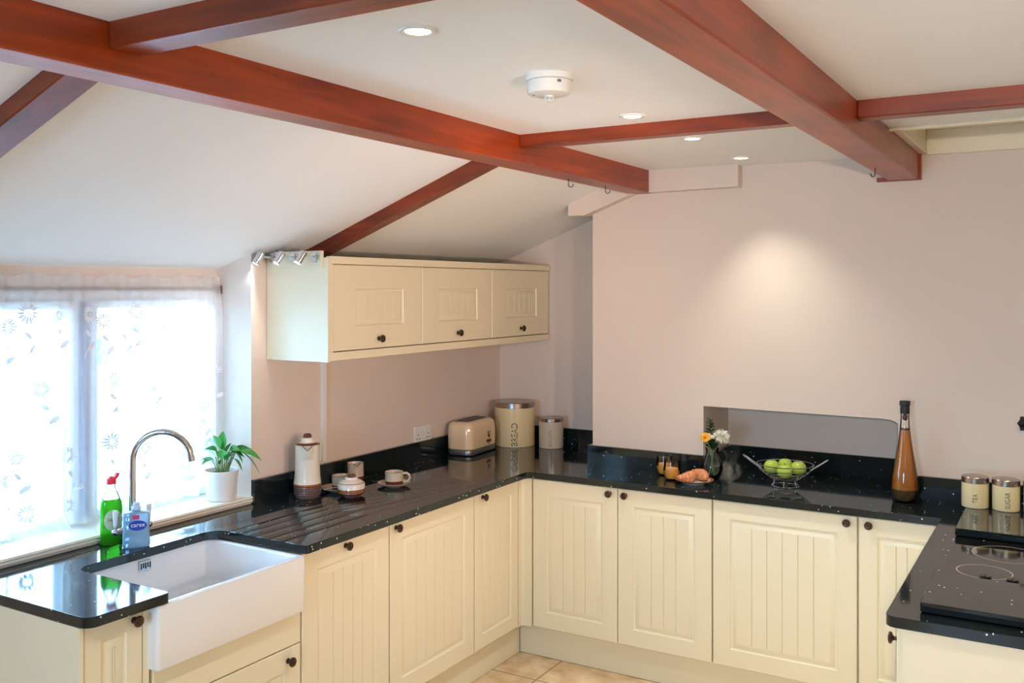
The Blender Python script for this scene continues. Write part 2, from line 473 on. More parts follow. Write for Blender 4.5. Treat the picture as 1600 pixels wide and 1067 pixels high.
struct('wall_rear', wr, MT['wall'], 'wall behind the camera with a glazed opening added for fill light', 'wall')
cl = MB()
HX0, HY0, HY1 = 2.335, -1.035, BW
cl.box(1.04, HX0, -6.8, BW + 0.02, ZC, ZC + 0.12)
cl.box(HX0, 3.3, -6.8, HY0, ZC, ZC + 0.12)
struct('ceiling_flat', cl, MT['ceil'], 'flat cream ceiling between and beyond the two long beams', 'ceiling')
struct('ceiling_sloped', MB().prism([(-0.3, ZS0 - 0.3 * 0.33), (0.0, ZS0), (1.08, ZS0 + 1.08 * SL), (1.08, ZS0 + 1.08 * SL + 0.15), (-0.3, ZS0 - 0.3 * 0.33 + 0.15)], 'y', -6.8, 0.45),
       MT['ceil'], 'white ceiling sloping down from the beam to the window', 'ceiling')
# boxed loft recess beyond the right joist
hb = MB()
hb.box(HX0, HX0 + 0.03, HY0, HY1, ZC - 0.002, 2.47)
hb.box(HX0 + 0.03, 3.3, HY1 - 0.018, HY1, ZC - 0.008, 2.47)
hb.box(HX0, 3.3, HY0, HY1, 2.435, 2.47)
hb.box(HX0, 3.3, HY0 - 0.03, HY0 + 0.004, ZC - 0.012, ZC + 0.1)
struct('trim_1', hb, MT['trim'], 'cream boarded ceiling recess beside the thick right beam', 'ceiling recess', bevel=0.003)
# boxed pelmet where beam meets wall
pf, pb = -0.36, BW
pl = MB()
pl.prism([(0.705, 2.14), (0.80, 2.14), (1.06, 2.235), (1.10, 2.242), (1.10, 2.30), (1.03, 2.26), (0.705, 2.16)], 'y', pf, pb)
pl = MB()
pl.prism([(0.71, 2.14), (0.80, 2.14), (1.06, 2.236), (1.58, 2.242), (1.58, ZC + 0.01), (1.13, ZC + 0.01), (1.05, ZS0 + 1.05 * SL + 0.02), (0.71, ZS0 + 0.71 * SL + 0.02)], 'y', pf, pb + 0.02)
struct('trim_2', pl, MT['wall'], 'pink boxed ledge along the top of the back wall, bent at the beam', 'ledge', bevel=0.003)
# beams
b1 = MB(); b1.box(1.032, 1.145, -6.7, BW - 0.005, 2.236, 2.36)
struct('ceiling_beam', b1, MT['beam'], 'long reddish wooden beam crossing the upper left, with two small hooks', 'beam', bevel=0.006)
b2 = MB(); b2.box(2.212, 2.335, -6.7, BW - 0.005, 2.236, 2.36)
b2o = struct('ceiling_beam', b2, MT['beam'], 'thick reddish wooden beam at upper right ending at the back wall', 'beam', bevel=0.006)
bk = MB(); bk.box(2.168, 2.345, BW - 0.014, BW, 2.232, 2.25); bk.box(2.318, 2.345, BW - 0.014, BW, 2.25, 2.35)
part('end_trim', bk, MT['beamx'], b2o)
jx = MB(); jx.box(1.145, 2.212, -1.585, -1.52, 2.296, 2.35)
struct('ceiling_beam', jx, MT['beamx'], 'thin wooden joist between the two long beams, beyond the smoke alarm', 'beam', bevel=0.004)
jx = MB(); jx.box(2.335, 3.12, -1.62, -1.55, 2.288, 2.35)
struct('ceiling_beam', jx, MT['beamx'], 'thin wooden joist to the right of the thick beam', 'beam', bevel=0.004)
jx = MB(); jx.box(1.145, 2.212, -3.305, -3.225, 2.285, 2.35)
struct('ceiling_beam', jx, MT['beamx'], 'wooden joist at the top edge, nearest the single large downlight', 'beam', bevel=0.004)
jx = MB(); jx.box(1.145, 2.212, -3.9, -3.62, 2.26, 2.35)


def rafter(y0, y1, t, label):
    m = MB(); x0, x1 = 0.0, 1.032
    m.prism([(x0, ZS0 + x0 * SL - t), (x1, ZS0 + x1 * SL - t), (x1, ZS0 + x1 * SL + 0.02), (x0, ZS0 + x0 * SL + 0.02)], 'y', y0, y1)
    struct('ceiling_beam', m, MT['beamx'], label, 'beam', bevel=0.004)


rafter(-1.53, -1.455, 0.05, 'dark rafter running down the slope above the wall cabinet')
rafter(-3.295, -3.205, 0.048, 'broad rafter on the slope at the far left above the curtain')


def make_hook(label, loc, rz):
    h = MB(); R = 0.010
    path = [(0, 0, 0.004), (0, 0, -0.018)] + [(R - R * math.cos(a), 0, -0.024 - R * math.sin(a)) for a in [PI * k / 8 for k in range(0, 10)]]
    h.tube(path, 0.0017, 8)
    o = part('ceiling_hook', h, MT['iron'], None, loc=loc, rotz=rz)
    return tag(o, label, 'hook', 'hooks screwed under the beams')


make_hook('small dark hook under the left beam, the one farther from the wall', (1.075, -1.06, 2.236), 0.5)
make_hook('small dark hook under the left beam, the one closer to the wall', (1.095, -0.74, 2.236), 0.5)
make_hook('dark hook under the thick right beam', (2.245, -0.80, 2.236), 2.6)

# ------------------------------------------------------------------ window, sill, curtain, outdoors
win = thing('window_1', 'white plastic casement window behind the net curtain', 'window', (0, 0, 0), kind='structure')
WX = -0.22
fr = MB()
fr.box(WX - 0.06, WX, -3.1, -1.8, 1.735, 1.77); fr.box(WX - 0.06, WX, -3.1, -1.8, 0.90, 0.942)
fr.box(WX - 0.06, WX, -1.83, -1.8, 0.942, 1.735); fr.box(WX - 0.06, WX, -3.1, -3.06, 0.942, 1.735)
fr.box(WX - 0.06, WX, -2.425, -2.39, 0.942, 1.735)
part('window_frame', fr, MT['pvc'], win, bevel=0.003)


def sash(y0, y1, w):
    m = MB(); a, b = WX - 0.045, WX + 0.012; z0, z1 = 0.942, 1.735
    m.box(a, b, y0, y0 + w, z0, z1); m.box(a, b, y1 - w, y1, z0, z1); m.box(a, b, y0 + w, y1 - w, z0, z0 + 0.02); m.box(a, b, y0 + w, y1 - w, z1 - 0.03, z1)
    s = part('sash', m, MT['pvc'], win, bevel=0.003)
    g = MB(); g.box(WX - 0.03, WX - 0.026, y0 + w, y1 - w, z0 + 0.02, z1 - 0.03); part('pane', g, MT['glass'], s)
    return s


s1 = sash(-3.055, -2.435, 0.07); s2 = sash(-2.388, -1.835, 0.03)
sl_ = MB(); sl_.box(WX + 0.0005, WX + 0.003, -2.432, -2.398, 0.945, 1.73); part('seal_strip', sl_, pm('dark_blue_grey_seal', (84, 112, 160), 0.6, var=0.1), win, label='dark blue grey seal between the sashes')
hd = MB(); hd.box(WX + 0.012, WX + 0.022, -2.485, -2.46, 1.31, 1.40); hd.tube([(WX + 0.03, -2.472, 1.375), (WX + 0.034, -2.472, 1.33), (WX + 0.034, -2.472, 1.26)], 0.008, 8)
part('window_handle', hd, MT['pvc'], s1)
sb = MB(); sb.box(WX + 0.0, -0.0, -3.1, -1.8, 0.90, 0.93)
sb.prism([(-0.0, 0.904), (0.006, 0.904), (0.010, 0.912), (0.006, 0.918), (0.012, 0.923), (0.008, 0.930), (-0.0, 0.930)], 'y', -3.1, -1.8)
struct('window_sill', sb, MT['sill'], 'worn white painted window sill under the curtain', 'window sill')

rod = thing('curtain_rod', 'thin brown curtain rod across the window top', 'curtain rod', (-0.179, -2.45, 1.778))
rm = MB(); rm.tube([(0, -0.63, 0), (0, 0.64, 0)], 0.006, 10); part('rod', rm, MT['rod'], rod)
rb_ = MB(); rb_.box(-0.012, 0.012, 0.638, 0.65, -0.022, 0.012); part('bracket', rb_, MT['rod'], rod)

CY0, CY1 = -3.06, -1.798


def cx_(y, z):
    t = (1.825 - z) / (1.825 - 0.94)
    amp = 0.004 + 0.016 * min(1, t * 1.6)
    ph = 2 * PI * y / 0.112
    w = math.sin(ph + 1.3 * math.sin(y * 7.0)) * 0.7 + 0.45 * math.sin(ph * 2.37 + 1.7) + 0.25 * math.sin(ph * 0.43)
    pinch = math.exp(-((z - 1.778) / 0.012) ** 2)
    x = -0.168 + amp * w * (1 - 0.75 * pinch) + 0.008 * t
    if z < 1.0:
        k = (1.0 - z) / 0.065
        x += (0.044 + 0.024 * math.sin(y * 21)) * k * k * max(0.0, min(1.0, (-2.0 - y) / 0.1))
    return x


def cy_(y, z):
    t = (1.825 - z) / (1.825 - 0.94)
    return y + (0.012 * math.sin(y * 31) * t) - 0.035 * max(0, (y + 2.0) / 0.2) * max(0, 0.25 - t) * 2


def cz_(y, z):
    t = (1.825 - z) / 0.885
    return z + (0.006 * math.sin(y * 40) + 0.004 * math.sin(y * 93) if z > 1.79 else 0) + (0.012 * abs(math.sin(y * 13)) * (t - 0.9) / 0.1 if t > 0.9 else 0)


cur = MB()
NU, NV = 420, 60
zs = [1.825, 1.81, 1.795, 1.787, 1.778, 1.769, 1.76, 1.745] + [1.745 - (1.745 - 0.938) * k / 40 for k in range(1, 41)]
cv = [(cx_(y, z), cy_(y, z), cz_(y, z)) for z in zs for y in [CY0 + (CY1 - CY0) * i / NU for i in range(NU + 1)]]
wn = NU + 1
cur.add(cv, [(j * wn + i, j * wn + i + 1, (j + 1) * wn + i + 1, (j + 1) * wn + i) for j in range(len(zs) - 1) for i in range(NU)])


def on_curtain(y, z, off=0.0018): return (cx_(y, z) + off, cy_(y, z), cz_(y, z))


def leaf2d(cy, cz, ang, ln, wd):
    n = 6; L_ = []; R_ = []
    for k in range(n + 1):
        t = k / n; w = wd * math.sin(PI * t) ** 0.8
        a = (t * ln, w); b = (t * ln, -w)
        rot = lambda p: (cy + p[0] * math.cos(ang) - p[1] * math.sin(ang), cz + p[0] * math.sin(ang) + p[1] * math.cos(ang))
        L_.append(on_curtain(*rot(a))); R_.append(on_curtain(*rot(b)))
    cur.add(L_ + R_, [(k, k + 1, n + 1 + k + 1, n + 1 + k) for k in range(n)], 1)


def daisy(cy, cz, r, stem=True, lean=0.0):
    for k in range(14):
        a = 2 * PI * k / 14
        leaf2d(cy + math.cos(a) * r * 0.22, cz + math.sin(a) * r * 0.22, a, r * 0.78, r * 0.12)
    leaf2d(cy - r * 0.12, cz, 0, r * 0.24, r * 0.1)
    if stem:
        n = 10; P_ = []
        for k in range(n + 1):
            t = k / n; P_.append((cy + lean * t + 0.012 * math.sin(t * 5), cz - r - 0.16 * t))
        a_ = [on_curtain(p[0] - 0.0012, p[1]) for p in P_]; b_ = [on_curtain(p[0] + 0.0012, p[1]) for p in P_]
        cur.add(a_ + b_, [(k, k + 1, n + 2 + k, n + 1 + k) for k in range(n)], 1)
        leaf2d(P_[6][0], P_[6][1], 0.75, 0.045, 0.009); leaf2d(P_[3][0], P_[3][1], 2.3, 0.035, 0.007)


for (y, z, r) in [(-2.655, 1.695, 0.042), (-2.725, 1.65, 0.034), (-2.545, 1.685, 0.024), (-2.42, 1.685, 0.034), (-2.365, 1.66, 0.03), (-2.27, 1.655, 0.024),
                  (-2.225, 1.69, 0.034), (-2.10, 1.685, 0.026), (-1.99, 1.68, 0.026), (-1.94, 1.655, 0.022), (-1.86, 1.66, 0.022), (-2.83, 1.68, 0.034), (-2.93, 1.65, 0.03),
                  (-2.145, 1.46, 0.034), (-2.33, 1.445, 0.03), (-1.89, 1.30, 0.03), (-2.345, 1.215, 0.038), (-2.50, 1.19, 0.032), (-2.69, 1.205, 0.026), (-2.74, 1.14, 0.03),
                  (-2.61, 1.43, 0.028), (-2.0, 1.13, 0.03), (-1.87, 1.14, 0.03), (-1.83, 1.44, 0.028), (-2.86, 1.3, 0.034), (-2.2, 1.17, 0.028), (-2.5, 1.01, 0.03), (-2.66, 1.015, 0.034)]:
    daisy(y, z, r, stem=z > 1.1, lean=random.uniform(-0.02, 0.03))
cu_o = part('net_curtain', cur, [MT['sheer'], MT['stitch']], None, smooth=60)
tag(cu_o, 'sheer white net curtain with embroidered daisies hanging over the window', 'curtain')

# garden seen through the net
struct('garden_ground', MB().box(-9, -0.32, -9, 6, -0.25, -0.15), MT['path'], 'pale paving outside the window', 'ground')
gw = MB(); gw.box(-3.4, -3.1, -6, 6, -0.15, 1.12); gw.box(-3.45, -3.05, -6, 6, 1.12, 1.2)
tag(part('garden_wall', gw, MT['gstone'], None), 'pale stone garden wall glimpsed through the window', 'garden wall', kind='structure')


def hedge(cx, cy, cz, rx, ry, rz, label):
    m = MB(); rnd = random.Random(int(cy * 100))
    for k in range(1500):
        a = rnd.uniform(0, 2 * PI); t = math.acos(rnd.uniform(-0.3, 1)); rr = rnd.uniform(0.75, 1.02)
        p = Vector((rx * math.sin(t) * math.cos(a), ry * math.sin(t) * math.sin(a), rz * math.cos(t))) * rr
        d = Vector((rnd.uniform(-1, 1), rnd.uniform(-1, 1), rnd.uniform(-1, 1))).normalized(); e = d.orthogonal().normalized(); s_ = rnd.uniform(0.03, 0.06)
        m.add([p - d * s_, p + e * s_ * 0.5, p + d * s_, p - e * s_ * 0.5], [(0, 1, 2, 3)])
    m.ball((0, 0, 0), 1, 16, 10, (rx * 0.72, ry * 0.72, rz * 0.72))
    o = part('garden_shrub', m, MT['hedge'], None, loc=(cx, cy, cz))
    tag(o, label, 'shrub', 'shrubs outside the window')


hedge(-4.1, -0.75, 0.75, 0.5, 0.5, 0.75, 'green shrub glimpsed through the middle of the right window pane')
hedge(-4.2, 0.35, 0.7, 0.5, 0.45, 0.7, 'green shrub glimpsed near the right edge of the right window pane')

# window added behind the camera to let in fill daylight
w2 = thing('fill_window', 'added white window behind the camera, letting in fill light', 'window', (0, 0, 0), kind='structure')
m = MB(); m.box(1.35, 1.41, -6.74, -6.68, 0.85, 1.95); m.box(2.19, 2.25, -6.74, -6.68, 0.85, 1.95); m.box(1.41, 2.19, -6.74, -6.68, 1.89, 1.95); m.box(1.41, 2.19, -6.74, -6.68, 0.85, 0.91); m.box(1.77, 1.83, -6.74, -6.68, 0.91, 1.89)
part('window_frame', m, MT['pvc'], w2)
m = MB(); m.box(1.41, 1.77, -6.712, -6.708, 0.91, 1.89); m.box(1.83, 2.19, -6.712, -6.708, 0.91, 1.89); part('pane', m, MT['glass'], w2)

# ------------------------------------------------------------------ worktop
ZT, ZB = 0.90, 0.87
poly = fillet([(0.0, -3.0, 0), (0.64, -3.0, 0.035), (0.645, -2.735, 0.012), (0.20, -2.735, 0.05), (0.20, -2.165, 0.06), (0.64, -2.165, 0.012), (0.64, -0.64, 0.035),
               (2.455, -0.64, 0), (2.455, -1.885, 0.03), (3.118, -1.885, 0), (3.118, BW, 0), (NX1, BW, 0), (NX1, NY, 0), (NX0, NY, 0), (NX0, BW, 0), (0.82, BW, 0), (0.82, RB, 0), (0.0, RB, 0)])
wt = MB().prism(poly, 'z', ZB, ZT)
wt_me = wt.mesh('worktop', MT['granite'], 35)
tmp = bpy.data.objects.new('worktop', wt_me); COL.objects.link(tmp)
cut = MB()
for k in range(5):
    gx = 0.27 + 0.066 * k
    cut.box(gx - 0.0022, gx + 0.0022, -2.2, -1.71, ZT - 0.005, ZT + 0.01)
cme = cut.mesh('groove_cutter', MT['granite'], 0); cob = bpy.data.objects.new('groove_cutter', cme); COL.objects.link(cob)
bm_ = tmp.modifiers.new('b', 'BOOLEAN'); bm_.object = cob; bm_.operation = 'DIFFERENCE'; bm_.solver = 'EXACT'
dg = bpy.context.evaluated_depsgraph_get(); dg.update()
wme = bpy.data.meshes.new_from_object(tmp.evaluated_get(dg))
bpy.data.objects.remove(tmp); bpy.data.objects.remove(cob)
wme.name = 'worktop'
wto = bpy.data.objects.new('worktop', wme); COL.objects.link(wto)
tag(wto, 'polished black granite worktop running round three sides, sparkling flecks', 'worktop')
bv = wto.modifiers.new('bevel', 'BEVEL'); bv.width = 0.004; bv.segments = 3; bv.limit_method = 'ANGLE'; bv.angle_limit = math.radians(40); bv.use_clamp_overlap = False
bv.width = 0.0016
H_ = 0.995; th = 0.02
for lab, q in (('black granite upstand along the left wall under the wall socket', (0, th, -1.8, RB)), ('black granite upstand at the back of the corner recess', (th, 0.80, RB - th, RB)),
               ('short black granite upstand on the side of the recess', (0.80, 0.82, BW - th, RB)), ('black granite upstand behind the juice glasses', (0.82, NX0, BW - th, BW)),
               ('black granite upstand on the left side of the wall niche', (NX0, NX0 + th, BW - th, NY)), ('black granite upstand at the back of the niche behind the fruit bowl', (NX0 + th, NX1 - th, NY - th, NY)),
               ('black granite upstand on the right side of the wall niche', (NX1 - th, NX1, BW - th, NY)), ('black granite upstand behind the tea and sugar canisters', (NX1, 3.118, BW - th, BW))):
    u_ = MB(); u_.box(q[0], q[1], q[2], q[3], ZT, H_)
    tag(part('upstand', u_, MT['granite'], None), lab, 'upstand', 'granite upstands')



# ------------------------------------------------------------------ cabinets
def knob_mesh():
    k = MB()
    prof = [(0.0, 0), (0.0095, 0), (0.0095, 0.002), (0.006, 0.004), (0.005, 0.012), (0.008, 0.016), (0.0145, 0.0185), (0.0165, 0.022), (0.0155, 0.0255), (0.0115, 0.0275), (0.0105, 0.0268), (0.006, 0.0268), (0.005, 0.0285), (0.0, 0.029)]
    # axis along local -y
    k.lathe(prof, 20, mat=Matrix.Rotation(PI / 2, 4, 'X'))
    return k.mesh('knob', MT['bronze'], 40)


KNOB = knob_mesh()


def panel_door(w, h, t=0.02, margin=0.075, grooves=4, mtop=None, field=True):
    """door in local x 0..w, z 0..h, back y=0, front y=-t"""
    m = MB(); mt = mtop if mtop is not None else margin
    lv = [(0.0, 0.0, 0.0)]

    def loop(ix, iz, y): return [(ix, y, iz), (w - ix, y, iz), (w - ix, y, h - iz), (ix, y, h - iz)]
    L = [loop(0, 0, 0), loop(0, 0, -t + 0.003), loop(0.003, 0.003, -t)]
    if field:
        for e, dep in ((0.0, 0.0), (0.003, 0.0060), (0.010, 0.0070), (0.014, 0.0052), (0.026, 0.0014), (0.030, 0.0008)):
            L.append(loop(margin + e, mt + e, -t + dep))
    vs = [p for lp in L for p in lp]
    fs = [(3, 2, 1, 0)]
    for i in range(len(L) - 1):
        for k in range(4):
            k2 = (k + 1) % 4; fs.append((i * 4 + k, i * 4 + k2, i * 4 + 4 + k2, i * 4 + 4 + k))
    if not field:
        b = (len(L) - 1) * 4; fs.append((b, b + 1, b + 2, b + 3))
    m.add(vs, [f[::-1] for f in fs])
    m.f = [f[::-1] for f in m.f]
    if field:
        ix, iz = margin + 0.030, mt + 0.030; y = -t + 0.0008; x0, x1 = ix, w - ix; g = 0.0022
        xs = [x0]; 
        for k in range(1, grooves + 1): c = x0 + (x1 - x0) * k / (grooves + 1); xs += [c - g, c, c + g]
        xs.append(x1)
        vs = []
        for k, x in enumerate(xs):
            yy = y + (0.0040 if (0 < k < len(xs) - 1 and (k - 1) % 3 == 1) else 0)
            vs += [(x, yy, iz), (x, yy, h - iz)]
        m.add(vs, [(2 * k, 2 * k + 2, 2 * k + 3, 2 * k + 1) for k in range(len(xs) - 1)])
        for k in range(1, grooves + 1):
            a = 3 * k - 2
            for o in (0, 1):
                q = [vs[2 * a + o], vs[2 * a + 2 + o], vs[2 * a + 4 + o]]
                m.add(q, [(0, 1, 2)])
    return m


def add_door(parent, x, z, w, h, kx, kz, grooves=4, margin=0.075, name='door', mtop=None, field=True, yb=-0.001):
    d = part(name, panel_door(w, h, margin=margin, grooves=grooves, mtop=mtop, field=field), MT['cab'], parent, smooth=30, loc=(x, yb, z))
    if kx is not None:
        part('knob', KNOB, None, d, loc=(kx, -0.0195, kz))
    return d


def carcass(w, depth, z0, z1, left=True, right=True):
    m = MB(); t = 0.018
    m.box(0, t, 0, depth, z0, z1); m.box(w - t, w, 0, depth, z0, z1); m.box(t, w - t, 0, depth, z0, z0 + t); m.box(t, w - t, depth - 0.008, depth, z0 + t, z1); m.box(t, w - t, 0, 0.1, z1 - t, z1)
    m.box(t, w - t, 0.1, depth - 0.008, z1 - t, z1)
    return m


def base_left(name, y0, y1, label, doors, z1=0.868, cat='cabinet', group='cream base cabinets'):
    t = thing(name, label, cat, (0.579, y0, 0), PI / 2, group)
    part('carcass', carcass(y1 - y0, 0.55, 0.152, z1), MT['cabside'], t)
    for d in doors: add_door(t, *d[:6], **d[6])
    return t


DZ, DH = 0.157, 0.708
KZ = 0.838 - DZ
# left run
c1 = base_left('base_cabinet', -2.985, -2.793, 'narrow cream cabinet at the worktop end, left of the sink', [(0.003, DZ, 0.187, DH, 0.158, KZ, dict(grooves=2, margin=0.052))])
ep = MB(); ep.box(-0.013, -0.0005, -0.024, 0.55, 0.0, 0.868); part('end_panel', ep, MT['cabside'], c1)
fp = MB(); fp.box(0.1925, 0.2145, -0.018, 0.0, 0.152, 0.868); part('filler_strip', fp, MT['cab'], c1)
su = base_left('sink_cabinet', -2.763, -2.146, 'cream cabinet under the sink with plain panel above a knobbed front', [(0.004, 0.155, 0.609, 0.402, 0.548, 0.36, dict(grooves=5))], z1=0.675)
add_door(su, 0.004, 0.561, 0.609, 0.112, None, None, field=False, name='fascia_panel')
base_left('base_cabinet', -2.144, -1.656, 'cream cabinet directly right of the sink with knob centred on its door', [(0.003, DZ, 0.482, DH, 0.225, KZ, dict(grooves=4))])
base_left('base_cabinet', -1.654, -1.048, 'widest cream cabinet of the left run, knob at its top left', [(0.003, DZ, 0.60, DH, 0.034, KZ, dict(grooves=5))])
base_left('base_cabinet', -1.046, -0.662, 'cream cabinet of the left run nearest the inner corner', [(0.003, DZ, 0.378, DH, 0.06, KZ + 0.0, dict(grooves=4, margin=0.062))])
cp = MB(); cp.prism(fillet([(0.575, -0.660, 0), (0.600, -0.660, 0), (0.600, -0.622, 0.014), (0.650, -0.622, 0), (0.650, -0.60, 0), (0.575, -0.60, 0)]), 'z', 0.152, 0.868)
tag(part('corner_post', cp, MT['cab'], None), 'narrow cream post in the inner corner between cabinet runs', 'corner post')


def base_back(x0, x1, label, doors):
    t = thing('base_cabinet', label, 'cabinet', (x0, -0.599, 0), 0, 'cream base cabinets')
    part('carcass', carcass(x1 - x0, 0.27, 0.152, 0.868), MT['cabside'], t)
    for d in doors: add_door(t, *d[:6], **d[6])
    return t


base_back(0.654, 1.546, 'cream double cabinet right of the corner, two knobs side by side', [(0.002, DZ, 0.441, DH, 0.405, KZ, dict(grooves=3)), (0.447, DZ, 0.442, DH, 0.038, KZ, dict(grooves=3))])
base_back(1.548, 2.148, 'wide cream cabinet below the fruit bowl with knob at top right', [(0.002, DZ, 0.595, DH, 0.558, KZ, dict(grooves=5))])
base_back(2.150, 2.478, 'cream cabinet partly hidden behind the hob worktop', [(0.002, DZ, 0.322, DH, 0.040, KZ, dict(grooves=2, margin=0.07))])
hc = thing('base_cabinet', 'cream cabinet under the hob with a plain end panel', 'cabinet', (2.502, -0.645, 0), -PI / 2, 'cream base cabinets')
part('carcass', carcass(1.212, 0.6, 0.152, 0.868), MT['cabside'], hc)
add_door(hc, 0.003, DZ, 0.60, DH, 0.56, KZ, grooves=4); add_door(hc, 0.608, DZ, 0.598, DH, 0.56, KZ - 0.02, grooves=4)
ep = MB(); ep.box(1.2125, 1.229, -0.004, 0.6, 0.0, 0.868); part('end_panel', ep, MT['cabside'], hc, label='plain pale end panel')
# plinths
tag(part('plinth', MB().box(0.542, 0.558, -2.984, -0.577, 0.001, 0.150), MT['cab'], None, bevel=0.002), 'cream plinth along the floor under the left cabinets', 'plinth')
tag(part('plinth', MB().box(0.5585, 2.54, -0.576, -0.560, 0.001, 0.150), MT['cab'], None, bevel=0.002), 'cream plinth along the floor under the back cabinets', 'plinth')
tag(part('plinth', MB().box(2.541, 2.557, -1.855, -0.577, 0.001, 0.150), MT['cab'], None, bevel=0.002), 'cream plinth under the hob cabinet', 'plinth')

# wall cabinet
wc = thing('wall_cabinet', 'cream wall cabinet with three panelled doors hung above the worktop', 'cabinet', (0.312, -1.70, 1.487), PI / 2)
WW = 1.835
part('carcass', carcass(WW, 0.31, 0.012, 0.415), MT['cabside'], wc)
tr = MB(); tr.box(0, WW, -0.028, 0.0, 0.390, 0.421); tr.box(0, 0.018, -0.024, 0.0, 0.0, 0.39); part('cornice', tr, MT['cab'], wc, bevel=0.002)
tr = MB(); tr.box(0, WW, -0.026, 0.02, 0.0, 0.034); part('light_rail', tr, MT['cab'], wc, bevel=0.002)
for k in range(3):
    w_ = 0.601
    d = add_door(wc, 0.021 + k * 0.6045, 0.037, w_, 0.351, 0.29, 0.04, grooves=4, margin=0.135, mtop=0.098)
gp = MB(); gp.box(-0.016, -0.0005, -0.026, 0.31, -0.004, 0.415); part('gable_panel', gp, MT['cabside'], wc, bevel=0.001)
mb_ = MB(); mb_.box(-0.030, -0.0165, -0.004, 0.27, 0.375, 0.442); part('mounting_board', mb_, MT['cabside'], wc, bevel=0.001)


def spotlight(x, label):
    t = thing('spotlight', label, 'spotlight', (x, -1.7305, 1.905), 0, 'chrome spotlights on the cabinet side')
    # base plate on the board (board face looks to -y)
    b = MB(); b.lathe([(0, 0), (0.024, 0), (0.024, 0.003), (0.020, 0.007), (0, 0.008)], 24, mat=Matrix.Rotation(PI / 2, 4, 'X')); part('base_plate', b, MT['chrome'], t)
    a = MB(); a.tube([(0, -0.006, 0), (-0.004, -0.03, 0.002), (-0.012, -0.052, 0.003)], 0.004, 8); part('arm', a, MT['chrome'], t)
    D = Vector((-0.30, -0.42, -0.85)).normalized(); o = Vector((-0.014, -0.058, 0.006)) - D * 0.012
    q = Vector((0, 0, 1)).rotation_difference(D).to_matrix().to_4x4()
    h = MB(); h.lathe([(0, -0.004), (0.012, -0.004), (0.0155, 0.0), (0.0155, 0.048), (0.013, 0.049), (0.013, 0.044), (0.0, 0.044)], 20, c=tuple(o), mat=q); hd_ = part('lamp_head', h, MT['chrome'], t)
    l = MB(); l.lathe([(0, 0.0445), (0.0125, 0.0445), (0.0105, 0.050), (0, 0.052)], 16, c=tuple(o), mat=q); part('lamp_lens', l, MT['led'], hd_)
    s = spot_light('spotlight_beam', (0, 0, 0), D, LED_W, 100, 0.6, (0.86, 0.94, 1.0), 0.012)
    s.location = Vector((x, -1.7305, 1.905)) + o + D * 0.056
    return t


spotlight(0.052, 'chrome spotlight on the wall cabinet side, nearest the wall')
spotlight(0.168, 'middle chrome spotlight on the wall cabinet side')
spotlight(0.284, 'chrome spotlight on the wall cabinet side, nearest the cabinet doors')

# ------------------------------------------------------------------ sink and tap
sk = thing('belfast_sink', 'white ceramic butler sink with deep front set under the worktop', 'sink', (0.395, -2.4705, 0.68))
m = MB()
zt = 0.1885
m.rloft(0.49, 0.609, 0.014, [(0.004, 0.0), (0.0, 0.006), (0, zt - 0.008), (0.002, zt - 0.002), (0.008, zt), (0.020, zt), (0.026, zt - 0.003), (0.028, zt - 0.010), (0.030, 0.05), (0.045, 0.032), (0.075, 0.026)], n=5)
part('basin', m, MT['porc'], sk)
ov = MB(); ov.box(-0.213, -0.209, -0.012, 0.034, 0.142, 0.176); ovo = part('overflow_grille', ov, MT['chrome'], sk, bevel=0.001, label='chrome overflow grille')
sl = MB()
for k in range(5):
    sl.box(-0.2092, -0.2083, -0.008 + k * 0.009, -0.003 + k * 0.009, 0.149 + 0.003 * (k % 2), 0.169)
part('slots', sl, MT['dark'], ovo)
dr = MB(); dr.lathe([(0.0, 0.0262), (0.042, 0.0262), (0.040, 0.029), (0.028, 0.028), (0.0, 0.027)], 24); part('waste', dr, MT['chrome'], sk)

TX, TY = 0.084, -2.433
tp = thing('mixer_tap', 'chrome swan-neck mixer tap with white levers behind the sink', 'tap', (TX, TY, ZT))
m = MB(); m.lathe([(0, 0), (0.026, 0), (0.026, 0.006), (0.019, 0.012), (0.017, 0.03), (0.020, 0.04), (0.020, 0.062), (0.015, 0.072), (0.0135, 0.095), (0.0135, 0.1), (0, 0.1)], 24)
part('body', m, MT['chrome'], tp)
dx, dy = math.cos(math.radians(38)), math.sin(math.radians(38)); R = 0.098; zc = 0.282
path = [(0, 0, 0.095), (0, 0, 0.18), (0, 0, 0.25)] + [((R - R * math.cos(a)) * dx, (R - R * math.cos(a)) * dy, zc + R * math.sin(a)) for a in [PI * k / 20 for k in range(0, 19)]]
lx = path[-1]; path.append((lx[0] + 0.004 * dx, lx[1] + 0.004 * dy, lx[2] - 0.02))
m = MB(); m.tube(path, 0.0115, 16); so = part('spout', m, MT['chrome'], tp)
e = Vector(path[-1]); f_ = Vector(path[-2]); dd = (e - f_).normalized()
m = MB(); m.tube([e - dd * 0.004, e + dd * 0.018], 0.0132, 16); part('aerator', m, MT['chrome'], so)
for sgn in (-1, 1):
    m = MB(); m.tube([(0, sgn * 0.012, 0.052), (0, sgn * 0.05, 0.05), (0, sgn * 0.066, 0.048)], [0.011, 0.010, 0.012], 14)
    m.ball((0, sgn * 0.068, 0.048), 0.0125, 14, 8)
    m.lathe([(0.0, 0.055), (0.005, 0.055), (0.0045, 0.072), (0, 0.072)], 12, c=(0, sgn * 0.068, 0))
    ar = part('valve_arm', m, MT['chrome'], tp)
    m = MB(); m.lathe([(0, 0.070), (0.006, 0.070), (0.0095, 0.115), (0.0085, 0.120), (0, 0.121)], 16, c=(0, sgn * 0.068, 0)); part('lever', m, MT['porc'], ar, label='white ceramic lever')

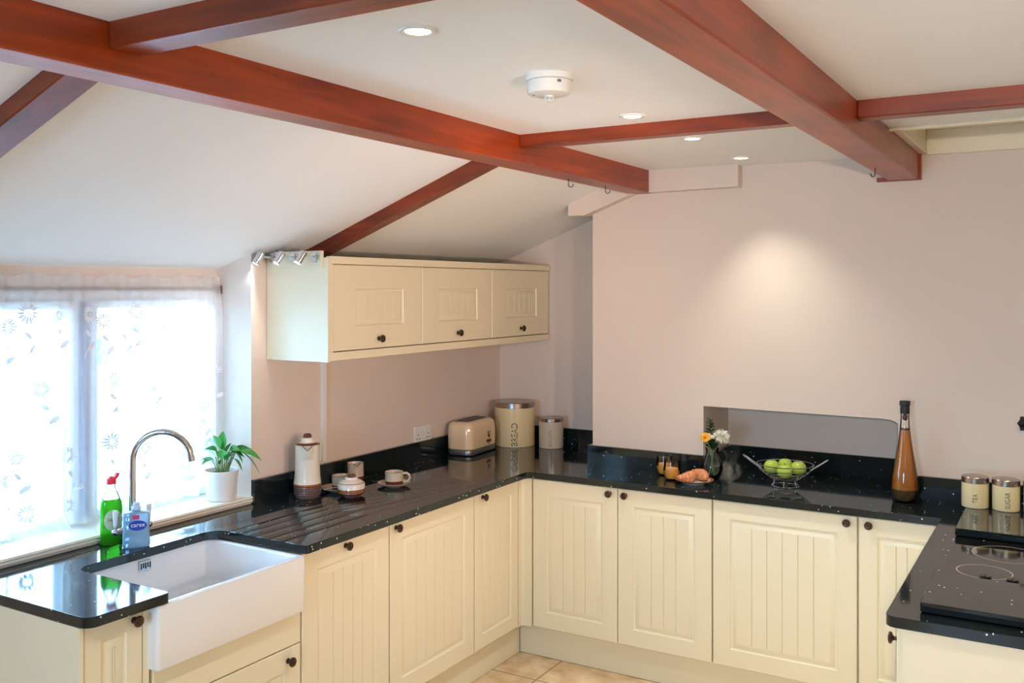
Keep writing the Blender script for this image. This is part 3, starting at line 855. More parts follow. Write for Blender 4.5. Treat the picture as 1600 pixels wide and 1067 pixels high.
# ------------------------------------------------------------------ bottles by the sink
CAM = Vector(cam.location)


def face_cam(x, y): return math.atan2(CAM.y - y, CAM.x - x)


def oval_bottle(m, levels, mi=0, seg=28, k=0.55):
    """levels: [(halfwidth, z, depthratio)] with superellipse section"""
    vs = []; n = len(levels)
    for hw, z, kk in levels:
        for i in range(seg):
            a = 2 * PI * i / seg; c, s_ = math.cos(a), math.sin(a); p = 0.7
            vs.append((math.copysign(abs(c) ** p, c) * hw, math.copysign(abs(s_) ** p, s_) * hw * kk, z))
    fs = [list(range(seg))[::-1]]
    for j in range(n - 1):
        for i in range(seg): fs.append((j * seg + i, j * seg + (i + 1) % seg, (j + 1) * seg + (i + 1) % seg, (j + 1) * seg + i))
    fs.append(list(range((n - 1) * seg, n * seg)))
    m.add(vs, fs, mi)
    return m


def disc_face(cx, cz, rx, rz, y, n=28):
    return MB().add([(cx + rx * math.cos(2 * PI * k / n), y, cz + rz * math.sin(2 * PI * k / n)) for k in range(n)], [list(range(n))])


bx, by = 0.042, -2.486
az = face_cam(bx, by) + PI / 2 + 0.1
bt = thing('detergent_bottle', 'green washing up liquid bottle with red flip cap behind the tap', 'bottle', (bx, by, ZT), az)
m = MB(); oval_bottle(m, [(0.033, 0, 0.62), (0.036, 0.004, 0.62), (0.036, 0.05, 0.62), (0.034, 0.085, 0.62), (0.036, 0.12, 0.62), (0.034, 0.145, 0.62), (0.029, 0.155, 0.65)]); part('body', m, MT['greenliq'], bt)
m = MB(); oval_bottle(m, [(0.029, 0.1555, 0.65), (0.022, 0.175, 0.75), (0.015, 0.19, 1), (0.013, 0.20, 1), (0.013, 0.206, 1)]); part('clear_neck', m, MT['clearp'], bt)
m = MB(); m.lathe([(0, 0.206), (0.0165, 0.206), (0.0165, 0.222), (0.010, 0.226), (0.006, 0.232), (0.0, 0.233)], 20)
m.tube([(0.012, 0, 0.222), (0.019, 0, 0.232), (0.021, 0, 0.243)], [0.005, 0.006, 0.008], 10); part('flip_cap', m, MT['redcap'], bt)
m = disc_face(0.004, 0.085, 0.030, 0.036, -0.0238); lo = part('label', m, MT['palelabel'], bt, label='pale green oval front label')
part('lettering', text_plane('FAIRY', 0.020, 0.72, (0.004, -0.0244, 0.085), (1, 0, 0), (0, 0, 1)), MT['redprint'], lo)

bx, by = 0.150, -2.468
az = face_cam(bx, by) + PI / 2
bt = thing('soap_bottle', 'blue liquid hand soap bottle standing on the worktop beside the tap', 'bottle', (bx, by, ZT), az)
m = MB(); oval_bottle(m, [(0.040, 0, 0.5), (0.044, 0.005, 0.5), (0.0435, 0.03, 0.5), (0.042, 0.07, 0.5), (0.043, 0.105, 0.5), (0.040, 0.116, 0.5), (0.022, 0.121, 0.7), (0.013, 0.123, 1), (0.013, 0.128, 1)]); part('body', m, MT['blueliq'], bt)
m = MB(); m.lathe([(0, 0.128), (0.0145, 0.128), (0.0145, 0.136), (0.011, 0.139), (0.011, 0.146), (0.0095, 0.152), (0, 0.153)], 20); part('pump_cap', m, pm('pale_blue_cap', (196, 214, 246), 0.3), bt)
m = disc_face(0.005, 0.077, 0.029, 0.017, -0.0228); lo = part('oval_label', m, MT['bluelabel'], bt, label='royal blue oval label')
part('lettering', text_plane('carex', 0.021, 0.95, (0.005, -0.0234, 0.079), (1, 0, 0), (0, 0, 1)), MT['whiteprint'], lo)
m = MB().add([(-0.012, -0.0226, 0.099), (0.010, -0.0226, 0.099), (0.010, -0.0226, 0.112), (-0.012, -0.0226, 0.112)], [(0, 1, 2, 3)]); part('small_label', m, MT['pinklabel'], bt, label='small magenta label')

# ------------------------------------------------------------------ plant on the sill
pt = thing('potted_plant', 'leafy green houseplant in a white pot on the window sill', 'potted plant', (-0.058, -1.903, 0.93))
m = MB(); m.lathe([(0, 0.0), (0.055, 0.0), (0.0595, 0.004), (0.0605, 0.03), (0.062, 0.06), (0.0655, 0.095), (0.068, 0.118), (0.0665, 0.120), (0.064, 0.118), (0.061, 0.10), (0, 0.10)], 36); part('plant_pot', m, MT['porc'], pt)
m = MB(); m.lathe([(0.0605, 0.1005), (0.04, 0.106), (0, 0.108)], 24); m.f = [f[::-1] for f in m.f]; part('soil', m, MT['soil'], pt)


def leaf(m, base, tip_dir, ln, wd, droop, mi=0, stemlen=0.0, twist=0.0):
    d = Vector(tip_dir).normalized(); side = d.cross(Vector((0, 0, 1)))
    if side.length < 0.05: side = Vector((1, 0, 0))
    side.normalize(); side = Matrix.Rotation(twist, 3, d) @ side
    n = 8; L_ = []; C_ = []; R_ = []
    p = Vector(base)
    nrm = side.cross(d)
    for k in range(n + 1):
        t = k / n
        q = p + d * ln * t - Vector((0, 0, 1)) * droop * ln * t * t
        w = wd * (math.sin(PI * min(1, t ** 0.8)) ** 0.9 if 0 < t < 1 else 0)
        fold = nrm * w * 0.35
        L_.append(q - side * w + fold); C_.append(q); R_.append(q + side * w + fold)
    vs = L_ + C_ + R_; s_ = n + 1
    fs = []
    for k in range(n): fs += [(k, k + 1, s_ + k + 1, s_ + k), (s_ + k, s_ + k + 1, 2 * s_ + k + 1, 2 * s_ + k)]
    m.add(vs, fs, mi)


fo = MB(); st = MB(); rnd = random.Random(5)
rgt = Vector((math.cos(0.5355), math.sin(0.5355), 0)); tow = Vector((0.79, -0.61, 0))
LV = [(-0.03, 0.02, 0.05, -0.8, 0.4, 0.075, 0.02, 0.5), (-0.02, 0.0, 0.085, -0.9, 0.5, 0.06, 0.022, 0.4), (-0.01, 0.02, 0.10, -0.35, 0.9, 0.075, 0.018, 0.2), (0.0, 0.0, 0.09, 0.1, 1.0, 0.085, 0.020, 0.1),
      (0.015, 0.01, 0.08, 0.35, 0.9, 0.07, 0.017, 0.2), (-0.015, -0.02, 0.05, -0.2, 0.9, 0.07, 0.02, 0.3), (0.01, 0.02, 0.05, 0.5, 0.6, 0.07, 0.02, 0.4), (0.03, 0.0, 0.075, 0.8, 0.35, 0.07, 0.022, 0.6),
      (0.05, 0.0, 0.095, 1.0, 0.25, 0.085, 0.022, 0.5), (0.06, 0.01, 0.09, 1.0, 0.1, 0.10, 0.020, 0.55), (0.055, -0.01, 0.085, 1.0, 0.05, 0.11, 0.017, 0.9), (0.035, 0.02, 0.06, 0.5, 0.1, 0.055, 0.018, 1.0),
      (0.04, -0.02, 0.08, 0.35, 0.2, 0.06, 0.016, 1.2), (-0.04, 0.01, 0.05, -0.9, 0.15, 0.05, 0.017, 0.6), (0.0, 0.03, 0.06, 0.0, 0.8, 0.06, 0.02, 0.4), (-0.005, -0.01, 0.03, 0.2, 0.7, 0.06, 0.018, 0.3), (0.02, -0.02, 0.045, 0.3, 0.8, 0.06, 0.020, 0.4), (-0.025, -0.015, 0.06, -0.5, 0.7, 0.065, 0.021, 0.4), (0.005, 0.0, 0.06, -0.1, 1.0, 0.075, 0.019, 0.15), (0.03, 0.01, 0.09, 0.6, 0.5, 0.06, 0.02, 0.6)]
for (a, b, z, du, dz, ln, wd, dr_) in LV:
    base = rgt * a + tow * b + Vector((0, 0, 0.108 + z))
    d = rgt * du + Vector((0, 0, dz)) + tow * rnd.uniform(-0.3, 0.4)
    leaf(fo, base, d, ln, wd, dr_, 0, twist=rnd.uniform(-0.7, 0.7))
    root = rgt * a * 0.35 + tow * b * 0.3 + Vector((0, 0, 0.1))
    st.tube([root, root.lerp(base, 0.55) + Vector((0, 0, 0.008)), base], 0.0018, 6)
part('foliage', fo, MT['leaf'], pt, smooth=60); part('stems', st, MT['stem'], pt)

# ------------------------------------------------------------------ coffee set
cpx, cpy = 0.112, -1.59
cp_ = thing('coffee_pot', 'tall cream stoneware coffee pot with brown banded base', 'coffee pot', (cpx, cpy, ZT), face_cam(cpx, cpy))
r0 = 0.0565
prof = [(0, 0), (0.05, 0), (0.053, 0.004), (0.055, 0.011)]; mi = [1, 1, 1]
for k in range(4):
    z = 0.012 + 0.0095 * k; q = 0.0005 * k
    prof += [(0.0543 + q, z), (0.0572 + q, z + 0.0022), (0.0572 + q, z + 0.0066), (0.0543 + q, z + 0.0088)]; mi += [3, 1, 1, 1]
prof += [(0.0565, 0.0505), (0.0585, 0.0525), (0.0585, 0.0575), (0.0568, 0.0595), (0.0545, 0.08), (0.0525, 0.11), (0.051, 0.15), (0.051, 0.19), (0.052, 0.222), (0.0525, 0.2255), (0.0505, 0.2262), (0.048, 0.222), (0.048, 0.20)]
mi += [3, 2, 2, 2, 0, 0, 0, 0, 0, 3, 3, 0, 0]
m = MB(); m.lathe(prof, 40, mi=mi); part('body', m, [MT['pot'], MT['umber'], MT['rust'], MT['brown']], cp_)
sp = MB()
n = 9


def spout_fn(u, v):
    a = (u - 0.5) * 2; z = 0.165 + 0.060 * v; w = 0.026
    out = 0.003 + 0.020 * (v ** 0.8) * max(0, 1 - abs(a) ** 1.6)
    notch = 0.020 * max(0, 1 - abs(a) * 1.6) * (1 if v > 0.999 else v ** 6)
    rr = 0.0505
    ang = a * w / rr
    return ((rr + out) * math.cos(ang), (rr + out) * math.sin(ang), z - notch)


sp.grid(spout_fn, 14, 10)
sp.tube([Vector(spout_fn(i / 14, 1.0)) for i in range(15)], 0.0014, 6, mi=1)
part('spout', sp, [MT['pot'], MT['brown']], cp_, smooth=60)
ld = MB(); ld.lathe([(0.0, 0.215), (0.0445, 0.215), (0.0445, 0.2225), (0.0405, 0.2265), (0.036, 0.2295), (0.0285, 0.2335), (0.0265, 0.2375), (0.0265, 0.247), (0.0225, 0.251), (0.0, 0.2515)], 32, mi=[0, 0, 3, 3, 0, 0, 0, 0, 0]); lo = part('lid', ld, [MT['pot'], MT['pot'], MT['pot'], MT['brown']], cp_)
kn = MB(); kn.lathe([(0.017, 0.2515), (0.0182, 0.255), (0.0165, 0.262), (0.011, 0.267), (0, 0.2685)], 24); part('lid_knob', kn, MT['brown'], lo, label='brown glazed knob')
hn = MB(); hn.tube([(-0.050, 0, 0.20), (-0.075, 0, 0.205), (-0.092, 0, 0.185), (-0.094, 0, 0.14), (-0.085, 0, 0.10), (-0.055, 0, 0.085)], 0.008, 10); part('handle', hn, MT['pot'], cp_)

sg = thing('sugar_bowl', 'lidded cream sugar bowl with rust and brown bands, in front of a cup', 'sugar bowl', (0.268, -1.492, ZT), 0.6)
prof = [(0, 0), (0.036, 0), (0.038, 0.002), (0.038, 0.006), (0.046, 0.010), (0.0555, 0.017), (0.0575, 0.020), (0.0568, 0.023), (0.058, 0.028), (0.058, 0.034), (0.0575, 0.036), (0.0575, 0.056), (0.0555, 0.059), (0.0525, 0.060)]
m = MB(); m.lathe(prof, 40, mi=[3, 3, 3, 1, 1, 3, 1, 2, 2, 3, 0, 0, 3]); part('body', m, [MT['pot'], MT['umber'], MT['rust'], MT['brown']], sg)
ld = MB(); ld.lathe([(0.0, 0.056), (0.052, 0.0565), (0.053, 0.061), (0.040, 0.070), (0.028, 0.074), (0.027, 0.080), (0.024, 0.083), (0.0, 0.084)], 32, mi=[0, 3, 0, 0, 0, 0, 0]); lo = part('lid', ld, [MT['pot'], MT['pot'], MT['pot'], MT['brown']], sg)
kn = MB(); kn.lathe([(0.016, 0.084), (0.019, 0.088), (0.018, 0.092), (0.013, 0.096), (0, 0.097)], 24); part('lid_knob', kn, MT['brown'], lo, label='brown glazed knob')

cm = thing('milk_jug', 'small oatmeal milk jug behind the sugar bowl', 'jug', (0.075, -1.235, ZT), face_cam(0.075, -1.235) + 0.15)
prof = [(0, 0), (0.034, 0), (0.037, 0.003), (0.038, 0.012), (0.0385, 0.022), (0.0375, 0.025), (0.0365, 0.05), (0.0365, 0.078), (0.037, 0.084), (0.0355, 0.0845), (0.034, 0.08), (0.034, 0.02), (0, 0.012)]
m = MB(); m.lathe(prof, 32, mi=[1, 1, 1, 1, 1, 0, 0, 0, 2, 0, 0, 0]); part('body', m, [MT['stone2'], MT['brown'], MT['rust']], cm)


def lip_fn(u, v):
    a = (u - 0.5) * 2; z = 0.060 + 0.024 * v; out = 0.0015 + 0.010 * v * max(0, 1 - abs(a) ** 1.6); ang = a * 0.45
    return ((0.0365 + out) * math.cos(ang), (0.0365 + out) * math.sin(ang), z - 0.007 * max(0, 1 - abs(a) * 1.8) * v ** 5)


m = MB(); m.grid(lip_fn, 12, 8); m.tube([Vector(lip_fn(i / 12, 1)) for i in range(13)], 0.0011, 6, mi=1); part('spout', m, [MT['stone2'], MT['brown']], cm, smooth=60)
m = MB(); m.tube([(-0.035, 0, 0.07), (-0.055, 0, 0.072), (-0.064, 0, 0.05), (-0.055, 0, 0.028), (-0.036, 0, 0.028)], 0.005, 8); part('handle', m, MT['stone2'], cm)


def saucer_geo():
    m = MB(); m.lathe([(0, 0.002), (0.035, 0.0), (0.040, 0.003), (0.060, 0.011), (0.073, 0.019), (0.074, 0.0205), (0.072, 0.021), (0.058, 0.014), (0.040, 0.007), (0, 0.006)], 40); return m


def cup(label, loc, rz):
    t = thing('coffee_cup', label, 'cup', loc, rz, 'stoneware coffee cups')
    prof = [(0, 0), (0.036, 0), (0.040, 0.002), (0.0405, 0.016), (0.0405, 0.022), (0.0405, 0.048), (0.0412, 0.060), (0.0395, 0.061), (0.038, 0.056), (0.038, 0.012), (0, 0.008)]
    m = MB(); m.lathe(prof, 36, mi=[1, 1, 1, 1, 0, 0, 2, 0, 0, 0]); part('bowl', m, [MT['stone2'], MT['brown'], MT['rust']], t)
    m = MB(); m.tube([(0.038, 0, 0.052), (0.055, 0, 0.054), (0.067, 0, 0.046), (0.070, 0, 0.033), (0.063, 0, 0.020), (0.050, 0, 0.016), (0.038, 0, 0.018)], 0.0055, 10); part('handle', m, MT['stone2'], t)
    return t


sc1 = part('saucer', saucer_geo(), MT['stone2'], None, loc=(0.300, -1.240, ZT)); tag(sc1, 'oatmeal saucer under the cup standing by itself', 'saucer', 'stoneware saucers')
cup('oatmeal coffee cup with brown base on its saucer, handle to the right', (0.300, -1.240, ZT + 0.0065), 0.52)
sc2 = sc1.copy(); COL.objects.link(sc2); sc2.location = (0.150, -1.44, ZT); tag(sc2, 'oatmeal saucer half hidden behind the sugar bowl', 'saucer', 'stoneware saucers')
cup('oatmeal coffee cup behind the lidded sugar bowl', (0.155, -1.425, ZT + 0.0065), 0.62)
tsp = MB(); tsp.tube([(0, 0, 0), (0.03, 0, 0.004), (0.07, 0, 0.004)], [0.003, 0.002, 0.0025], 8, flat=0.5); tsp.ball((0.083, 0, 0.001), 0.012, 12, 8, (1.3, 0.8, 0.3))
tag(part('teaspoon', tsp, MT['chrome'], None, loc=(0.145, -1.524, ZT + 0.022), rotz=0.96), 'silver teaspoon resting on the half hidden saucer', 'spoon')

# ------------------------------------------------------------------ toaster, bread bin, canisters
ts = thing('toaster', 'cream four slice toaster with grey base on the left worktop', 'toaster', (0.108, -0.315, ZT), 0.06)
m = MB(); m.rloft(0.155, 0.30, 0.042, [(0.004, 0.033), (0.0, 0.036), (-0.001, 0.10), (0.001, 0.14), (0.006, 0.158), (0.014, 0.169), (0.026, 0.175), (0.036, 0.176)], n=8); part('body', m, MT['toast'], ts)
m = MB(); m.rloft(0.155, 0.30, 0.042, [(0.006, 0.003), (0.001, 0.008), (0.0, 0.026), (0.003, 0.0325)], n=8)
for sx in (-1, 1):
    for sy in (-1, 1): m.lathe([(0, 0), (0.010, 0), (0.010, 0.004), (0, 0.004)], 12, c=(sx * 0.05, sy * 0.11, 0))
part('base', m, MT['toastgrey'], ts)
m = MB(); m.rloft(0.084, 0.235, 0.012, [(0, 0.1761), (0.001, 0.1785), (0.004, 0.179)], n=4); tpn = part('top_plate', m, MT['toastgrey'], ts)
m = MB(); m.box(-0.031, -0.008, -0.105, 0.105, 0.1775, 0.1794); m.box(0.008, 0.031, -0.105, 0.105, 0.1775, 0.1794); part('slots', m, MT['dark'], tpn)
m = MB(); m.rloft(0.022, 0.008, 0.003, [(0, 0.0), (0.001, 0.001)], n=3)
lg = MB(); X = 0.0788
lg.prism([(0.034, 0.112), (0.044, 0.112), (0.046, 0.095), (0.05, 0.09), (0.056, 0.095), (0.058, 0.114), (0.062, 0.114), (0.062, 0.088), (0.054, 0.076), (0.044, 0.076), (0.036, 0.086)], 'x', X - 0.001, X)
lg.box(X - 0.001, X, 0.022, 0.072, 0.052, 0.068); lg.box(X - 0.001, X, 0.040, 0.054, 0.042, 0.047)
part('emblem', lg, pm('dark_brown_print', (66, 50, 40), 0.5), ts)


def canister(name, label, loc, r, h, lid_h, word, size, sx, dphi, zc, mat='cream_tin', lettermat='letter', cat='canister', rim=0.0):
    t = thing(name, label, cat, loc, 0, 'cream canisters with steel lids')
    m = MB(); m.lathe([(0, 0), (r - 0.004, 0), (r - 0.001, 0.002), (r, 0.005), (r, h), (0, h)], 56); part('body', m, MT[mat], t)
    rl = r + rim
    m = MB(); m.lathe([(0, h), (rl, h), (rl + 0.0008, h + 0.001), (rl + 0.0008, h + lid_h - 0.003), (rl - 0.001, h + lid_h - 0.0008), (rl - 0.004, h + lid_h), (0, h + lid_h)], 56); part('lid', m, MT['steel'], t)
    m = MB(); m.lathe([(r, 0.0), (r + 0.0007, 0.0), (r + 0.0007, 0.002), (r, 0.002)], 56); 
    if word:
        ph = face_cam(loc[0], loc[1]) + dphi
        part('lettering', text_wrap(word, size, sx, r, ph, zc), MT[lettermat], t)
    return t


canister('bread_bin', 'large round cream bread bin with steel lid in the corner', (0.187, 0.005, ZT), 0.113, 0.215, 0.030, 'BREAD', 0.049, 0.86, 0.0, 0.073, cat='bread bin')
canister('biscuit_canister', 'small canister with faint lettering right beside the bread bin', (0.406, 0.03, ZT), 0.068, 0.146, 0.020, 'BISCUITS', 0.026, 0.86, -0.06, 0.058, mat='stone2', lettermat='letterlight')

# ------------------------------------------------------------------ wall fittings
sk_ = thing('wall_socket', 'white double socket on the wall above the worktop, left of the toaster', 'socket', (0.0, -0.621, 1.03))
m = MB(); m.box(0, 0.009, -0.073, 0.073, -0.044, 0.044); part('faceplate', m, MT['white'], sk_, bevel=0.003)
m = MB()
for s_ in (-1, 1):
    m = MB()
    for (a, b) in ((0.0, -0.002), (-0.011, -0.021), (0.011, -0.021)):
        m.box(0.009, 0.0095, s_ * 0.043 + a - 0.003, s_ * 0.043 + a + 0.003, b - 0.004, b + 0.003)
    part('pin_holes', m, MT['dark'], sk_)
for s_ in (-1, 1):
    m = MB(); m.box(0.009, 0.012, s_ * 0.014 - 0.007, s_ * 0.014 + 0.007, 0.012, 0.032); part('rocker_switch', m, MT['white'], sk_, bevel=0.001)
m = MB(); m.box(0, 0.014, -1.385, -1.360, 1.005, 1.484)
tag(part('cable_trunking', m, MT['white'], None, bevel=0.001), 'slim white vertical cable trunking under the wall cabinet', 'trunking')
fs_ = thing('fused_spur', 'white fused switch at the foot of the cable trunking, behind the coffee pot', 'switch', (0.0, -1.43, 1.06))
m = MB(); m.box(0, 0.01, -0.043, 0.043, -0.05, 0.036); part('faceplate', m, MT['white'], fs_, bevel=0.003)
m = MB(); m.box(0.01, 0.014, -0.01, 0.01, -0.01, 0.014); part('rocker_switch', m, MT['white'], fs_, bevel=0.001)
lt_ = thing('cupboard_latch', 'small black iron latch on the back wall at the right edge', 'latch', (2.715, BW, 1.24))
m = MB(); m.prism([(-0.006, -0.028), (0.006, -0.028), (0.009, -0.014), (0.018, 0.0), (0.009, 0.014), (0.006, 0.028), (-0.006, 0.028), (-0.009, 0.014), (-0.018, 0), (-0.009, -0.014)], 'y', -0.004, 0.0); part('back_plate', m, MT['iron'], lt_)
m = MB(); m.lathe([(0, 0.003), (0.006, 0.003), (0.006, 0.012), (0.012, 0.018), (0.012, 0.024), (0.006, 0.028), (0, 0.0285)], 16, mat=Matrix.Rotation(PI / 2, 4, 'X')); part('knob', m, MT['iron'], lt_)

# ------------------------------------------------------------------ ceiling fittings


def downlight(x, y, label, aim=(0, 0, -1), power=DOWN_W, color=COOL, angle=90):
    t = thing('downlight', label, 'downlight', (x, y, ZC), 0, 'recessed ceiling downlights')
    m = MB(); m.lathe([(0.028, 0.0), (0.028, -0.003), (0.034, -0.006), (0.040, -0.006), (0.0435, -0.003), (0.044, 0.0)], 36); m.f = [f[::-1] for f in m.f]; part('rim', m, MT['white'], t)
    m = MB(); m.lathe([(0, -0.0035), (0.0285, -0.0035), (0.0285, -0.001), (0, -0.001)], 28); part('lamp_lens', m, MT['lamp'], t)
    spot_light('downlight_beam', (x, y, ZC - 0.012), aim, power, angle, 1.0, color, 0.025)


downlight(1.665, -2.919, 'large-looking lit downlight nearest the camera, at the top of the picture')
downlight(1.655, -1.731, 'lit downlight in front of the thin joist, right of the smoke alarm')
downlight(1.665, -1.193, 'lit downlight just behind the thin joist')
downlight(1.66, -0.577, 'lit downlight closest to the back wall', (0.14, 0.04, -1), 26.0, (1.0, 0.98, 0.84), 88)


for yy in (-1.1, -2.3, -3.5):  # unseen downlights added as warm fill from the right
    downlight(2.88, yy, 'added fill downlight right of the thick beam, out of frame', (0, 0, -1), 44.0, (1.0, 0.84, 0.52))

downlight(1.66, -4.15, 'added fill downlight above the camera side of the room, out of frame', (-0.25, 0.1, -1), 70.0, (1.0, 0.78, 0.5), 110)  # unseen downlight added to warm the left end panel


def fill_spot(y, z, aim, power, angle, color, label):
    # added fill light, shaped as a swivel spotlight on the right wall, unseen
    t = thing('fill_spotlight', label, 'spotlight', (3.12, y, z), 0, 'added fill spotlights outside the picture')
    D = (Vector(aim) - Vector((3.045, y, z))).normalized(); q = Vector((0, 0, 1)).rotation_difference(D).to_matrix().to_4x4()
    m = MB(); m.box(-0.012, -0.0005, -0.04, 0.04, -0.04, 0.04); m.tube([(-0.012, 0, 0), (-0.06, 0, 0)], 0.007, 8); part('base_plate', m, MT['chrome'], t)
    m = MB(); m.lathe([(0, -0.03), (0.03, -0.03), (0.035, 0.0), (0.035, 0.07), (0.031, 0.07), (0.030, 0.06), (0, 0.06)], 20, c=(-0.075, 0, 0), mat=q); h = part('lamp_head', m, MT['chrome'], t)
    m = MB(); m.lathe([(0, 0.061), (0.029, 0.061), (0.024, 0.066), (0, 0.067)], 16, c=(-0.075, 0, 0), mat=q); part('lamp_lens', m, MT['lamp'], h)
    s_ = spot_light('fill_spotlight_beam', (0, 0, 0), D, power, angle, 0.9, color, 0.03)
    s_.location = Vector((3.045, y, z)) + D * 0.075


fill_spot(-2.45, 1.55, (0, -1.0, 1.72), FILL_W, 70, (1.0, 0.71, 0.56), 'added chrome fill spotlight near the hob, out of frame')  # this and the next: warm fill added for the left wall and cabinets
fill_spot(-3.2, 1.55, (0, -1.2, 1.68), FILL_W, 70, (1.0, 0.71, 0.56), 'added chrome fill spotlight beside the camera, out of frame')
fill_spot(-5.2, 1.95, (2.45, -0.3, 1.85), 155, 60, (1.0, 0.86, 0.68), 'added chrome fill spotlight behind the camera, out of frame')  # added frontal fill for the back wall, like a bounced flash
sa = thing('smoke_alarm', 'round white heat alarm on the ceiling between the beams', 'alarm', (1.70, -2.383, ZC))
m = MB(); m.lathe([(0, 0), (0.064, 0), (0.064, -0.014), (0.0625, -0.016), (0, -0.016)], 48); m.f = [f[::-1] for f in m.f]; part('base', m, MT['white'], sa)
m = MB(); m.lathe([(0, -0.016), (0.0595, -0.017), (0.0605, -0.03), (0.0595, -0.042), (0.055, -0.050), (0.045, -0.053), (0.0, -0.054)], 48); m.f = [f[::-1] for f in m.f]; part('cover', m, MT['white'], sa)
m = MB(); m.lathe([(0, -0.052), (0.012, -0.053), (0.012, -0.058)], 20)
for k in range(12):
    a = 2 * PI * k / 12; m.tube([(0.0115 * math.cos(a), 0.0115 * math.sin(a), -0.052), (0.0115 * math.cos(a), 0.0115 * math.sin(a), -0.066)], 0.0013, 6)
m.lathe([(0, -0.070), (0.009, -0.069), (0.012, -0.066), (0.009, -0.064), (0, -0.064)], 20); part('sensor_cage', m, MT['white'], sa)
m = MB(); m.box(0.046, 0.052, -0.040, -0.028, -0.028, -0.022); part('catch', m, MT['grey'], sa); m = MB(); m.lathe([(0, -0.0545), (0.003, -0.0545), (0.003, -0.053), (0, -0.053)], 10, c=(-0.03, -0.03, 0)); part('indicator_light', m, MT['grey'], sa)

# ------------------------------------------------------------------ breakfast things on the back worktop


def tumbler(label, x, y):
    t = thing('juice_glass', label, 'glass', (x, y, ZT), 0, 'glasses of orange juice')
    m = MB(); m.lathe([(0, 0.0), (0.026, 0.0), (0.031, 0.006), (0.0375, 0.025), (0.039, 0.045), (0.037, 0.068), (0.0335, 0.092), (0.0325, 0.092), (0.0360, 0.068), (0.038, 0.045)], 36); part('tumbler', m, MT['tumbler'], t, smooth=60)
    m = MB(); m.lathe([(0, 0.007), (0.026, 0.008), (0.0345, 0.024), (0.0365, 0.045), (0.0362, 0.052), (0, 0.052)], 36); part('juice', m, MT['juice'], t)


tumbler('glass of orange juice, front of the two, next to the croissants', 1.304, -0.470)
tumbler('glass of orange juice, rear of the two, near the upstand', 1.232, -0.377)
PX, PY = 1.418, -0.488
m = MB(); m.lathe([(0, 0.002), (0.05, 0.0), (0.055, 0.004), (0.075, 0.013), (0.086, 0.016), (0.087, 0.018), (0.0845, 0.0182), (0.072, 0.0155), (0.052, 0.008), (0, 0.007)], 48, mi=[0, 0, 0, 0, 1, 1, 1, 0, 0])
tag(part('side_plate', m, [MT['pot'], MT['rust']], None, loc=(PX, PY, ZT)), 'white plate with brown rim holding the croissants', 'plate')


def croissant(label, c, rz, R, span, rad, tilt=0.0):
    m = MB(); n = 110; seg = 18; path = []; rr = []
    for i in range(n + 1):
        t = i / n; a = -span / 2 + span * t
        path.append(Vector((R * math.cos(a) - R, R * math.sin(a), 0)))
        s_ = abs(2 * t - 1); env = (1 - s_ ** 1.5) * 0.78 + 0.24 * (1 - s_ ** 6)+0.02
        k = (s_ * 4.5) % 1.0
        rr.append(rad * env * (0.78 + 0.24 * abs(math.cos(PI * k)) ** 0.6))
    m.tube(path, rr, seg)
    Rt = Matrix.Rotation(rz, 4, 'Z') @ Matrix.Rotation(tilt, 4, 'X')
    m.v = [tuple(Rt @ Vector(v)) for v in m.v]
    zmin = min(v[2] for v in m.v)
    m.v = [(v[0], v[1], v[2] - zmin) for v in m.v]
    o = part('croissant', m, MT['crust'], None, loc=c, smooth=50)
    tag(o, label, 'croissant', 'croissants on the plate')


croissant('golden croissant in front on the plate, nearest the juice', (1.406, -0.522, ZT + 0.0085), -0.45, 0.044, 2.9, 0.0235, 0.1)
croissant('golden croissant behind on the plate, sloping down to the right', (1.440, -0.455, ZT + 0.0085), 1.15, 0.054, 2.4, 0.025, 0.1)

JX, JY = 1.452, -0.345
jg = thing('glass_jug', 'clear glass jug holding flowers behind the croissants', 'jug', (JX, JY, ZT), face_cam(JX, JY) + PI / 2 + 0.1)
m = MB(); m.lathe([(0, 0.0), (0.030, 0.0), (0.036, 0.004), (0.044, 0.02), (0.0495, 0.045), (0.047, 0.068), (0.038, 0.092), (0.030, 0.112), (0.029, 0.130), (0.032, 0.142), (0.0305, 0.142), (0.0275, 0.130), (0.0285, 0.112), (0.0365, 0.092), (0.0455, 0.068), (0.048, 0.045), (0.043, 0.022), (0.030, 0.008), (0, 0.007)], 40); part('body', m, MT['jugglass'], jg, smooth=60)
m = MB(); m.tube([(0.031, 0, 0.122), (0.046, 0, 0.132), (0.062, 0, 0.126), (0.070, 0, 0.105), (0.066, 0, 0.080), (0.054, 0, 0.058), (0.046, 0, 0.052)], [0.005, 0.006, 0.006, 0.006, 0.006, 0.006, 0.007], 12); part('handle', m, MT['jugglass'], jg, smooth=60)
m = MB(); m.lathe([(0, 0.0085), (0.028, 0.009), (0.041, 0.023), (0.046, 0.045), (0.0445, 0.062), (0, 0.062)], 32); part('water', m, thin_glass('water', (0.96, 0.98, 0.95), 1.2), jg, smooth=60)

RG = Vector((math.cos(0.5355 - 0.15), math.sin(0.5355 - 0.15), 0)); TO = Vector((math.cos(face_cam(JX, JY)), math.sin(face_cam(JX, JY)), 0))


def jpos(u, t, z): return RG * u + TO * t + Vector((0, 0, z))


